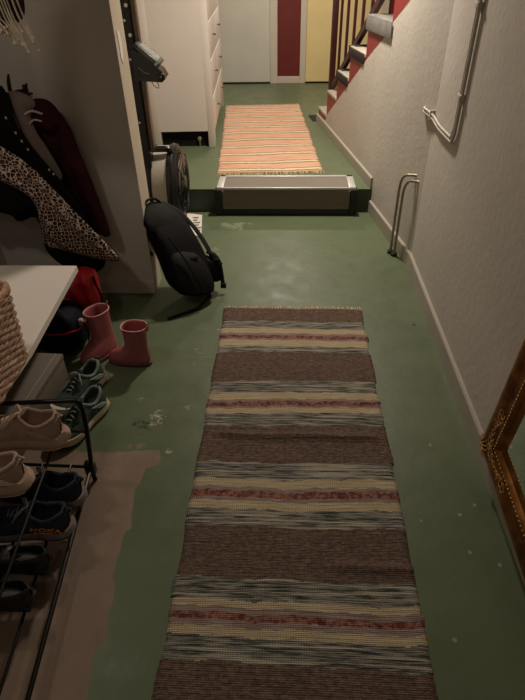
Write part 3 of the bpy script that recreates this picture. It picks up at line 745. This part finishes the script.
def sneaker(name, label, loc, rz, L=.295, W=.060, up='teal', so='cream', ou='gum', la='teallace', li='lining', group=None, tilt=0, roll=0, th=.036, heelbig=.012, tops=SN, cat='shoe', strip=None, co=None):
    r = thing(name, label, cat, loc, rz, group); r.rotation_euler = (roll, tilt, rz)
    sole_mesh(L, W, th, 1.07, heelbig).build('midsole', M[so], r, sub=0)
    sole_mesh(L, W * .97, .006, 1.0, heelbig * .5, -.0055).build('outsole', M[ou], r)
    u = upper_mesh(L, W, tops, th - .006).build('upper', M[up], r, sub=1, angle=180)
    # collar padding around the ankle opening
    b = MB(); pts = []
    oc, orr = .2425, .1975
    for k in range(28):
        a = 2 * pi * k / 28; t = oc + orr * .97 * cos(a); q = abs((t - oc) / orr)
        o_ = .80 * sqrt(max(0, 1 - q ** 2.6)); w_ = W * lerp(OUT, t) * .96
        pts.append((t * L, math.copysign(1, sin(a)) * w_ * max(.0, o_) ** .8 * .95 + curve_y(t), lerp(tops, t) + .002))
    b.tube(pts, .0068, 8, True); b.build('collar', M[co or up], u)
    b = MB(); b.rings([[(.06 * L, -.018, th + .004), (.06 * L, .018, th + .004), (.06 * L, .018, th + .008), (.06 * L, -.018, th + .008)], [(.4 * L, -.022, th + .004), (.4 * L, .022, th + .004), (.4 * L, .022, th + .008), (.4 * L, -.022, th + .008)]]); b.build('insole', M[li], r)
    b = MB(); rs = []
    for k, (t, dz, w_) in enumerate(((.36, .022, .018), (.39, .018, .021), (.45, .006, .022), (.55, .002, .018))):
        h = lerp(tops, max(.43, t)) + dz
        rs.append([(t * L, -w_, h - .008), (t * L - .003, 0, h + .002), (t * L, w_, h - .008), (t * L + .003, w_ * .9, h - .013), (t * L + .004, 0, h - .004), (t * L + .003, -w_ * .9, h - .013)])
    b.rings(rs); b.build('tongue', M[up], r, sub=1)
    lace_mesh(L, W, tops).build('laces', M[la], r)
    b = MB(); hz = lerp(tops, .04); b.tube([(.004, 0, hz - .016), (-.008, 0, hz + .006), (.004, 0, hz + .014), (.016, 0, hz)], .005, 6, flat=1.0); b.build('heel_loop', M[up], r)
    if strip:
        for sg in (-1, 1):
            b = MB()
            for q in (0, 1, 2, 3):
                pts = []
                for k in range(8):
                    t = .03 + .22 * k / 7 + .04 * q; w_ = W * lerp(OUT, t)
                    pts.append((t * L, sg * (w_ * (1.0 - .02 * q) + .001) + curve_y(t), th + .006 + .008 * q + .016 * k / 7))
                b.tube(pts, .0022, 5)
            b.build('overlay_lines', M[strip], r)
    return r
PAIR = None
sneaker('sneaker', 'teal grey sneaker with cream heel on the floor, the rear one nearest the pink boots', (-.865, 1.875, .006), R(-114), group='teal sneakers on the floor', strip='teallace', co='tealcollar')
sneaker('sneaker', 'teal grey sneaker with cream heel on the floor, the front one beside the shoe rack', (-.80, 1.69, .006), R(-115), group='teal sneakers on the floor', strip='teallace', co='tealcollar')

# rack first: end frames, rails, connectors
rk = thing('shoe_rack', 'black metal tube shoe rack at lower left holding sneakers and black shoes', 'shoe rack', (-.70, 1.275, 0), R(5))
def frame(y):
    b = MB()
    b.tube(smoothline([(-.40, y, .41), (-.30, y, .41), (-.03, y, .41), (.003, y, .405), (.012, y, .385), (.010, y, .3), (-.018, y, .06), (-.018, y, .004)], 6), .0085, 10, flat=1.0)
    b.tube([(-.36, y, .41), (-.36, y, .004)], .0085, 10)
    b.tube([(-.36, y, .12), (-.02, y, .075)], .006, 8)
    b.tube([(-.36, y, .31), (.0, y, .262)], .006, 8)
    f = b.build('end_frame', M['blackmetal'], rk)
    b = MB(); b.box(-.042, -.003, y - .016, y + .016, .045, .10, .006); b.build('connector', M['blackplastic'], f)
frame(0.0); frame(-.86)
for (x, z) in ((-.30, .308), (-.20, .295), (-.085, .279), (-.30, .117), (-.19, .103), (-.09, .09)):
    b = MB(); b.tube([(x, .0, z), (x, -.86, z)], .005, 8); b.build('rail', M['blackmetal'], rk)
b = MB(); b.tube([(-.018, 0, .075), (-.018, -.86, .075)], .0075, 8); b.build('front_rail', M['blackmetal'], rk)

BG = [(0, .102), (.03, .118), (.08, .116), (.16, .102), (.26, .092), (.36, .104), (.43, .118), (.5, .108), (.6, .088), (.7, .072), (.8, .064), (.9, .058), (.97, .048), (1, .036)]
sneaker('sneaker', 'dusty pink running sneaker on top of the shoe rack, nearest the teal pair', (-.745, 1.20, .290), R(182), .285, .060, 'beige', 'beige2', 'beige2', 'beigel', 'liningb', 'pink sneakers on the rack', tilt=R(-7), th=.044, heelbig=.028, tops=BG, strip='beige2')
sneaker('sneaker', 'dusty pink running sneaker on top of the shoe rack, at the left edge', (-.795, 1.015, .293), R(188), .285, .060, 'beige', 'beige2', 'beige2', 'beigel', 'liningb', 'pink sneakers on the rack', tilt=R(-7), th=.044, heelbig=.028, tops=BG, strip='beigel')
def lettering(sh, text, size, x, y, z, rx, rz=0, flip=1):
    cu = bpy.data.curves.new('lettering', 'FONT'); cu.body = text; cu.size = size; cu.extrude = .0006; cu.align_x = 'CENTER'; cu.shear = .2; cu.offset = .0008
    t = bpy.data.objects.new('lettering', cu); C.objects.link(t)
    dg = bpy.context.evaluated_depsgraph_get(); mm = bpy.data.meshes.new_from_object(t.evaluated_get(dg)); bpy.data.objects.remove(t)
    o = bpy.data.objects.new('lettering', mm); C.objects.link(o); mm.materials.clear(); mm.materials.append(M['orange'])
    o.parent = sh; o.location = (x, y, z); o.rotation_euler = (rx, 0, rz)
for lab, x, y in (('navy running sneaker with orange lettering on the lower rack tier, nearer the viewer', -.690, .985), ('navy running sneaker with a pale heel on the lower rack tier, behind its twin', -.690, 1.105)):
    s_ = sneaker('sneaker', lab, (x, y, .104), R(183), .285, .055, 'navy', 'navysole', 'gum', 'pipe_dk', 'lining', 'navy sneakers on the rack', tilt=R(-8), th=.034, heelbig=.018, strip='orange' if False else None)
    if y < 1: lettering(s_, 'HOKA', .034, .062, .0465, .052, R(100), R(180))
    b = MB(); b.tube([(-.006, 0, .034), (.002, .024, .036), (.05, .040, .038), (.10, .0425, .037)], .003, 6); b.tube([(-.006, 0, .034), (.002, -.024, .036), (.05, -.040, .038)], .003, 6); b.build('heel_stripe', M['orange'], s_)
BL = [(0, .062), (.05, .070), (.12, .066), (.25, .055), (.36, .062), (.44, .07), (.55, .062), (.7, .05), (.85, .043), (.95, .035), (1, .022)]
def loafer(label, loc, rz):
    r = thing('dress_shoe', label, 'shoe', loc, rz, 'black shoes on the rack'); r.rotation_euler = (0, R(-7), rz)
    b = sole_mesh(.27, .046, .016, 1.04, .004); b.build('sole', M['rubber'], r)
    b = MB(); b.box(.0, .07, -.03, .03, -.014, .002, .004); b.build('heel', M['rubber'], r)
    u = upper_mesh(.27, .046, BL, .012, (.04, .4, .68), .016).build('upper', M['shoeblack'], r, sub=1, angle=180)
    b = MB(); b.box(.02, .10, -.02, .02, .02, .0225); b.build('insole', M['pipe_dk'], r)
    lace_mesh(.27, .046, BL, 3, .46, .58, .002, False).build('laces', M['shoeblack'], r)
loafer('black leather shoe on the lower rack tier, next to the navy sneaker', (-.715, .862, .108), R(184))
loafer('black leather shoe on the lower rack tier, farthest forward on the rack', (-.722, .750, .108), R(184))

# ------------------------------------------------------------------ pink rubber boots
def boot(label, loc, rz, lean=(0, 0), k=1.0):
    r = thing('rubber_boot', label, 'boot', loc, rz, 'pink rubber boots'); r.scale = (k, k, k)
    def ring(x0, x1, w_, z, n=30, dz=0, toew=1.0):
        pts = []
        for k in range(n):
            a = 2 * pi * k / n; c, s_ = cos(a), sin(a); cx_ = (x0 + x1) / 2; hx = (x1 - x0) / 2
            px = cx_ + hx * math.copysign(abs(c) ** .9, c); ww = w_ * (1 + (toew - 1) * max(0, c))
            pts.append((px, ww * math.copysign(abs(s_) ** .85, s_), z + dz * c))
        return [(p[0] + lean[0] * p[2], p[1] + lean[1] * p[2], p[2]) for p in pts]
    prof = [(.004, .196, .033, .012), (.0, .202, .036, .02), (.0, .203, .037, .035), (.001, .198, .036, .05), (.002, .182, .035, .065), (.003, .150, .034, .078), (.004, .124, .033, .088), (.004, .112, .034, .105), (.002, .108, .037, .13), (.0, .108, .041, .16), (-.003, .109, .044, .19), (-.006, .110, .046, .212)]
    b = MB(); rs = [ring(x0, x1, w_, z, toew=1.12 if z < .07 else 1) for x0, x1, w_, z in prof]
    inner = [ring(x0 + .004, x1 - .004, w_ - .004, z) for x0, x1, w_, z in prof[::-1][:6]]
    b.rings(rs + inner); body = b.build('boot_body', M['pink'], r, sub=1, angle=180)
    b = MB(); b.tube(ring(-.007, .111, .0465, .212), .003, 6, True); b.build('rim', M['pinkrim'], r)
    b = MB(); b.rings([ring(.002, .200, .036, 0, toew=1.1), ring(-.003, .206, .039, .004, toew=1.1), ring(-.003, .206, .039, .016, toew=1.1), ring(.0, .203, .037, .018, toew=1.1)]); b.build('sole', M['pinksole'], r)
    b = MB(); b.tube(smoothline([(lean[0] * .19 - .004, lean[1] * .19 - .006, .185), (lean[0] * .22 - .014, lean[1] * .22 - .006, .215), (lean[0] * .22 - .012, lean[1] * .22 + .004, .228), (lean[0] * .21 - .002, lean[1] * .21 + .006, .205)], 5), .0035, 6); b.build('pull_loop', M['pink'], r)
    return r
boot('pink rubber boot standing upright, toe pointing left, the right one of the pair', (-.652, 1.985, 0), R(174), (0, 0), 1.04)
boot('pink rubber boot leaning over, the left one of the pair, beside the red bag', (-.855, 2.125, 0), R(-124), (-.04, -.20), 1.07)

b = MB(); b.prism([(2.695, 1.330), (2.735, 1.322), (2.748, 1.28), (2.742, 1.235), (2.722, 1.195), (2.700, 1.225), (2.706, 1.27)], 'x', -.7698, -.7675)
tag(b.build('paper_scrap', M['paper'], None, False), 'torn white paper scrap stuck to the edge of the partition', 'paper scrap')
# ------------------------------------------------------------------ garments (thick cloth with folds)
def cloth(pts, y, T, mat, name, parent=None, fold=(0, 0, 0), spacing=.016, bulge=.5, seed=1, curve=None, loc=(0, 0, 0)):
    """pts: outline in x,z.  Closed cloth body, thickness T, folds run along direction fold=(angle, wavelength, amplitude)"""
    out = [Vector((p[0], p[1])) for p in smoothline([(a, c, 0) for a, c in pts], 5, True)]
    res = []
    for a, c in zip(out, out[1:] + out[:1]):
        n = max(1, int((c - a).length / spacing))
        for k in range(n): res.append(a.lerp(c, k / n))
    nb = len(res)
    def inside(p):
        r = False; j = nb - 1
        for i in range(nb):
            a, c = res[i], res[j]
            if (a.y > p.y) != (c.y > p.y) and p.x < (c.x - a.x) * (p.y - a.y) / (c.y - a.y) + a.x: r = not r
            j = i
        return r
    def dist(p):
        d = 9
        for i in range(nb):
            a, c = res[i], res[(i + 1) % nb]; e = c - a; L = e.length_squared
            t = 0 if L == 0 else max(0, min(1, (p - a).dot(e) / L)); d = min(d, (p - a - e * t).length)
        return d
    xs = [p.x for p in res]; zs_ = [p.y for p in res]; ins = []
    zz = min(zs_); rowi = 0
    while zz < max(zs_):
        xx = min(xs) + (spacing / 2 if rowi % 2 else 0)
        while xx < max(xs):
            p = Vector((xx, zz))
            if inside(p) and dist(p) > spacing * .6: ins.append(p)
            xx += spacing
        zz += spacing * .87; rowi += 1
    allp = res + ins
    r = geometry.delaunay_2d_cdt(allp, [], [list(range(nb))], 1, 1e-6)
    vv, ff = r[0], r[2]
    a_, wl, amp = fold; dx_, dz_ = cos(a_), sin(a_)
    b = bmesh.new(); F, Bk = [], []
    for p in vv:
        d = dist(p); k = sqrt(min(1, d / .05))
        u = p.x * dx_ + p.y * dz_; v_ = -p.x * dz_ + p.y * dx_
        fo_ = amp * sin(2 * pi * (u + .03 * sin(v_ * 7 + seed)) / wl + seed) * (.4 + .6 * k) if wl else 0
        fo_ += amp * .4 * sin(2 * pi * (u * 2.3 + .3 * v_) / wl + seed * 2) * k if wl else 0
        cv = curve(p.x, p.y) if curve else 0
        rim = .0025
        F.append(b.verts.new((p.x - loc[0], y - T * bulge * k - rim + fo_ + cv - loc[1], p.y - loc[2])))
        Bk.append(b.verts.new((p.x - loc[0], y + T * (1 - bulge) * k + rim + fo_ * .6 + cv - loc[1], p.y - loc[2])))
    ec = {}
    for f in ff:
        b.faces.new([F[i] for i in f]); b.faces.new([Bk[i] for i in f[::-1]])
        for i, j in zip(f, list(f[1:]) + [f[0]]): ec[tuple(sorted((i, j)))] = ec.get(tuple(sorted((i, j))), 0) + 1
    for (i, j), n in ec.items():
        if n == 1: b.faces.new((F[i], F[j], Bk[j], Bk[i]))
    q = MB(); q.bm = b
    return q.build(name, mat, parent, angle=80)
# iron coat hook on the partition
hk = thing('coat_hook', 'black iron coat hook with branching tips on the partition above the coats', 'hook', (-1.24, 2.674, 1.10))
b = MB(); b.box(-.012, .012, -.006, 0, -.05, .02, .003); b.build('back_plate', M['iron'], hk)
b = MB()
b.tube(smoothline([(0, -.004, -.02), (.0, -.10, -.03), (.0, -.15, .0), (.005, -.16, .05), (.015, -.16, .09)], 6), [.009] * 20 + [.008, .007, .006, .005, .004], 8)
b.tube(smoothline([(.0, -.14, .01), (.03, -.15, .02), (.06, -.155, .025), (.085, -.16, .05)], 6), .006, 8)
b.tube(smoothline([(.04, -.15, .022), (.07, -.155, .01), (.10, -.16, .012)], 5), .005, 8)
b.tube(smoothline([(-.0, -.14, .0), (-.04, -.15, .02), (-.05, -.155, .06)], 6), .006, 8); b.build('branch', M['iron'], hk)

g = thing('jacket', 'dark maroon jacket with a hood hanging from the hooks on the partition', 'jacket', (-1.10, 2.60, .76)); LC = (-1.10, 2.60, .76)
cloth([(-1.273, 0.984), (-1.237, 1.032), (-1.177, 1.059), (-1.107, 1.053), (-1.067, 0.995), (-1.035, 0.931), (-1.019, 0.825), (-0.977, 0.613), (-0.950, 0.410), (-0.985, 0.393), (-1.061, 0.433), (-1.146, 0.496), (-1.231, 0.602), (-1.295, 0.772)], 2.600, .07, M['maroon'], 'jacket_body', g, (R(20), .11, .012), loc=LC)
cloth([(-1.079, 1.024), (-1.042, 1.013), (-1.011, 0.919), (-0.990, 0.783), (-0.964, 0.616), (-0.934, 0.437), (-0.974, 0.422), (-1.011, 0.553), (-1.047, 0.710), (-1.084, 0.888)], 2.545, .045, M['maroon'], 'sleeve', g, (R(15), .05, .006), loc=LC, seed=3)
h_ = cloth([(-1.221, 1.029), (-1.164, 1.081), (-1.091, 1.081), (-1.049, 1.029), (-1.070, 0.956), (-1.132, 0.945), (-1.195, 0.977)], 2.535, .05, M['maroon'], 'hood', g, (R(60), .05, .006), loc=LC, seed=5)
b = MB(); b.tube(smoothline([(-1.19 - LC[0], 2.492 - LC[1], 1.03 - LC[2]), (-1.15 - LC[0], 2.485 - LC[1], 1.046 - LC[2]), (-1.11 - LC[0], 2.495 - LC[1], 1.03 - LC[2])], 5), .005, 6); b.tube(smoothline([(-1.18 - LC[0], 2.492 - LC[1], .99 - LC[2]), (-1.15 - LC[0], 2.485 - LC[1], 1.008 - LC[2]), (-1.12 - LC[0], 2.492 - LC[1], 1.0 - LC[2])], 5), .004, 6); b.build('drawcord', M['palebuckle'], h_)
LC = (-1.15, 2.56, .9)
o = cloth([(-1.255, 1.108), (-1.192, 1.121), (-1.135, 1.077), (-1.169, 1.023), (-1.163, 0.948), (-1.130, 0.868), (-1.093, 0.754), (-1.130, 0.721), (-1.203, 0.826), (-1.239, 0.983)], 2.505, .02, M['greycoat'], 'coat', None, (R(10), .12, .008), loc=(0, 0, 0))
tag(o, 'grey garment showing as a pale strip between the black coat and maroon jacket', 'coat')
g = thing('coat', 'black coat with pale buttons hanging beside the leopard scarf', 'coat', (-1.2, 2.47, .76)); LC = (-1.2, 2.47, .76)
def slant(x, z): return (.3 if False else 0)
cloth([(-1.393, 1.114), (-1.283, 1.151), (-1.240, 1.136), (-1.230, 0.998), (-1.193, 0.903), (-1.108, 0.756), (-1.034, 0.629), (-0.982, 0.460), (-0.955, 0.323), (-0.992, 0.254), (-1.077, 0.238), (-1.172, 0.270), (-1.256, 0.354), (-1.267, 0.544), (-1.393, 0.566)], 2.470, .06, M['blackcoat'], 'coat_body', g, (R(25), .10, .012), loc=LC)
for x, z in ((-1.225, .966), (-1.208, .93), (-1.19, .893), (-1.115, .80), (-1.10, .78), (-1.25, 1.03)):
    b = MB(); b.ball((x - LC[0], 2.430 - LC[1], z - LC[2]), .005, 1, .6, 1.3, 8); b.build('button', M['palebuckle'], g)
LC = (-1.0, 2.2, .7)
g = tag(cloth([(-1.527, 0.967), (-1.418, 0.978), (-1.295, 0.929), (-1.200, 0.864), (-1.111, 0.760), (-1.004, 0.602), (-0.857, 0.386), (-0.873, 0.351), (-0.956, 0.354), (-1.105, 0.386), (-1.222, 0.411), (-1.237, 0.480), (-1.207, 0.618), (-1.233, 0.700), (-1.364, 0.771), (-1.527, 0.815)], 2.400, .03, M['leopard'], 'scarf', None, (R(38), .17, .010), spacing=.014, curve=lambda x, z: .03 * sin((x + z) * 5)), 'leopard print scarf draped over the coats, its corner hanging over the bench', 'scarf')
o = tag(cloth([(-1.552, 0.808), (-1.391, 0.787), (-1.284, 0.744), (-1.241, 0.658), (-1.274, 0.594), (-1.338, 0.562), (-1.445, 0.594), (-1.552, 0.594)], 2.440, .06, M['charcoal'], 'sweater', None, (R(10), .07, .008)), 'black bundled garment below the leopard scarf at the left edge', 'garment')
# red bag, navy bag under the coats
g = thing('red_bag', 'bright red cloth bag slumped on the floor beyond the bench end', 'bag', (-1.05, 2.36, 0)); LC = (-1.05, 2.36, 0)
cloth([(-1.11, .30), (-1.04, .325), (-.985, .30), (-.975, .22), (-.975, .15), (-1.0, .09), (-1.06, .03), (-1.13, .02), (-1.17, .10), (-1.15, .25)], 2.36, .15, M['redbag'], 'bag_body', g, (R(15), .09, .014), loc=LC)
b = MB(); b.tube(smoothline([(.07, -.06, .12), (.03, -.10, .11), (-.02, -.10, .10), (-.07, -.09, .13)], 5), .010, 8, flat=.5); b.tube(smoothline([(.065, -.03, .29), (.078, -.05, .25), (.09, -.05, .2), (.085, -.04, .14)], 5), .006, 8); b.build('strap', M['web'], g)
b = MB(); b.box(-.03, .025, -.118, -.105, .085, .125, .005); b.build('buckle', M['palebuckle'], g)
b = MB(); b.box(.05, .08, -.09, -.08, .10, .15, .004); b.build('buckle', M['palebuckle'], g)
g = thing('duffel_bag', 'dark navy bag with a red piped edge on the floor under the bench', 'bag', (-1.13, 2.15, 0)); g.scale = (.8, .8, .85)
def rounded(cx_, cy_, hx, hy, z, e=.5, n=24): return [(cx_ + hx * math.copysign(abs(cos(2 * pi * k / n)) ** e, cos(2 * pi * k / n)), cy_ + hy * math.copysign(abs(sin(2 * pi * k / n)) ** e, sin(2 * pi * k / n)), z + .006 * sin(k * 1.3)) for k in range(n)]
b = MB(); b.rings([rounded(0, 0, .12, .12, .012), rounded(0, 0, .15, .15, .03), rounded(0, 0, .16, .16, .10), rounded(0, 0, .155, .15, .18), rounded(-.01, 0, .13, .12, .24), rounded(-.02, 0, .06, .06, .265)]); b.build('bag_body', M['navybag'], g, sub=1)
b = MB(); b.tube([(x, y, z + .005) for x, y, z in rounded(0, 0, .162, .158, .165)], .006, 6, True); b.build('piping', M['redbag'], g)
b = MB(); b.tube(smoothline([(.10, -.05, .2), (.17, -.06, .19), (.185, -.05, .10), (.16, -.03, .04)], 6), .012, 8, flat=.4); b.build('strap', M['web'], g)
b = MB(); b.box(.145, .17, -.07, -.04, .17, .21, .004); b.build('buckle', M['palebuckle'], g)

# fringed shawl hanging above, top left
g = thing('shawl', 'brown lace shawl with knotted taupe tassels hanging at the upper left corner', 'shawl', (-.925, 1.92, 1.40)); LC = (-.9, 1.92, 1.45)
cloth([(-1.12, 1.80), (-.86, 1.80), (-.80, 1.66), (-.80, 1.52), (-.845, 1.475), (-.875, 1.465), (-.90, 1.47), (-.95, 1.48), (-1.05, 1.50), (-1.15, 1.55)], 1.92, .04, M['shawl'], 'lace_body', g, (R(5), .05, .006), loc=LC)
random.seed(5)
b = MB()
for k in range(40):
    x = -.02 - k * .0045 + .115; x0 = x - .012 * (k % 3)
    L = (.095 if k in (0, 2) else random.uniform(.04, .08)) if k < 14 else random.uniform(.02, .05)
    z0 = .05; dx = .02 + random.uniform(-.006, .01)
    yy = -.02 + random.uniform(-.012, .012)
    b.tube(smoothline([(x0 - .01, yy, z0 + .06), (x0, yy, z0), (x0 + dx * .5, yy, z0 - L * .5), (x0 + dx, yy, z0 - L)], 4), .0026, 5)
    b.ball((x0 + dx, yy, z0 - L), .0042, 1, 1, 1.3, 6)
f = b.build('tassels', M['tassel'], g); f['kind'] = 'stuff'

# ------------------------------------------------------------------ pipes on the right wall
cd = thing('conduit_pipes', 'pair of grey painted conduit pipes clipped to the right wall with a bend', 'pipe', (XR, 2.545, .875))
for dx, dz, rr in ((-.014, 0, .0072), (-.014, .019, .0072)):
    b = MB(); q = dz
    b.tube(smoothline([(dx, q, 1.6), (dx, q, 1.0), (dx, q, .4), (dx, q, .10)], 6)[:-1] + smoothline([(dx, q, .10), (dx, q + .004, .04 + q), (dx, q + .03, .004 + q * .9), (dx, q + .07, q * .9), (dx, .28, q * .9 - .004), (dx, .42, q * .9 + .006), (dx - .010, .50, q * .9 + .012), (dx - .021, .565, q * .9 + .014), (dx - .008, .59, q * .9 + .014)], 6), rr, 10)
    b.build('pipe', M['pipe'], cd)
for (y0, y1, z0, z1) in ((-.012, .04, .53, .55), (-.012, .04, .19, .21), (.455, .47, -.008, .044)):
    b = MB(); b.box(-.026, -.0005, y0, y1, z0, z1, .002); b.build('clip', M['pipe'], cd)
hp = thing('heating_pipes', 'pair of thin steel pipes rising from the floor and bending into the right wall', 'pipe', (.71, 3.13, 0))
for dx, dy, top_z in ((-.026, .058, .535), (-.008, .020, .512)):
    b = MB(); b.tube(smoothline([(dx, dy, .0), (dx, dy, .2), (dx, dy, top_z - .16), (dx + .002, dy - .004, top_z - .07), (dx + .016, dy - .03, top_z - .015), (.040 + dx * .2, dy - .065, top_z), (.062, dy - .09, top_z + .004)], 6), .0085, 10)
    p = b.build('pipe', M['pipem'], hp)
    b = MB(); b.cyl((dx, dy, 0), (dx, dy, .02), .02, 16); b.build('floor_collar', M['flange'], p)

# ------------------------------------------------------------------ gilt mirror leaning on the right wall
# local frame: +x along the wall towards the viewer, +z up the frame, +y out from the wall
mr = thing('wall_mirror', 'large mirror in an ornate carved gilt frame leaning against the right wall', 'mirror', (.757, 1.405, .118))
mr.rotation_euler = Matrix(((0, -1, 0), (-1, 0, 0), (0, 0, 1))).transposed().to_euler() if False else (0, 0, 0)
ex = Vector((0, -1, -.096)).normalized(); ey = Vector((-1, 0, 0)); ez = ex.cross(ey); 
if ez.z < 0: ez = -ez
mm = Matrix((ex, ey, ez)).transposed().to_4x4(); mm.translation = Vector((.757, 1.392, .118)); mr.matrix_world = mm
MW, MHh, FW = .95, 1.35, .116
prof = [(0, 0), (0, .02), (.005, .030), (.012, .034), (.020, .030), (.028, .018), (.044, .013), (.055, .017), (.059, .030), (.065, .034), (.071, .028), (.075, .016), (.086, .011), (.092, .005), (.092, 0)]
b = MB(); rs = []
for a, h in [(a * 1.62, h * .9) for a, h in prof]: rs.append([(a, h, a), (MW - a, h, a), (MW - a, h, MHh - a), (a, h, MHh - a)])
b.rings(rs + [rs[0]], cap=False); bmesh.ops.remove_doubles(b.bm, verts=b.bm.verts, dist=1e-6); fr_ = b.build('frame', M['gold'], mr, angle=35)
b = MB(); b.box(.14, MW - .14, .002, .008, .14, MHh - .14); b.build('mirror_glass', M['mirror'], mr)
b = MB(); b.box(.01, MW - .01, -.004, .0, .01, MHh - .01); b.build('backing_board', M['goldd'], mr)
b = MB(); a = .106
def run(x0, z0, x1, z1):
    L = hypot(x1 - x0, z1 - z0); n = int(L / .016)
    for k in range(n + 1): b.ball((x0 + (x1 - x0) * k / n, .031, z0 + (z1 - z0) * k / n), .0032, 1, .8, 1, 6)
run(a, a, MW - a, a); run(a, a, a, MHh * .6); b.build('bead_row', M['goldl'], mr)
for (cx_, cz_, sx, sz) in ((.0, .0, 1, 1), (MW, 0, -1, 1), (0, MHh, 1, -1), (MW, MHh, -1, -1)):
    b = MB(); Lm = lambda px, pz, y: (cx_ + sx * px, y, cz_ + sz * pz)
    for mirror_ in (0, 1):
        sw = (lambda p, q: (p, q)) if not mirror_ else (lambda p, q: (q, p))
        # long acanthus stem with curling leaves running along each arm
        stem = [Lm(*sw(.03 + .21 * k / 10, .046 + .012 * sin(k * .9)), .020) for k in range(11)]
        b.tube(stem, [.0042 - .0002 * k for k in range(11)], 6)
        for k in range(9):
            p0 = .045 + .021 * k
            for sd in (-1, 1):
                q0 = .046 + .012 * sin((k + .8) * .9 * 1.06)
                pts = [Lm(*sw(p0, q0), .020), Lm(*sw(p0 + .008, q0 + sd * .013), .024), Lm(*sw(p0 + .019, q0 + sd * .020), .024), Lm(*sw(p0 + .025, q0 + sd * .012), .020)]
                b.tube(smoothline(pts, 3), [.0026] * 5 + [.002] * 5, 5)
    for k in range(7):
        an = R(45) + (k - 3) * R(22)
        b.tube(smoothline([Lm(.022, .022, .024), Lm(.022 + .026 * cos(an), .022 + .026 * sin(an), .034), Lm(.022 + .046 * cos(an), .022 + .046 * sin(an), .030)], 4), [.0045] * 5 + [.003] * 4, 6)
    b.ball(Lm(.024, .024, .026), .011)
    b.build('carved_ornament', M['goldl'], mr)
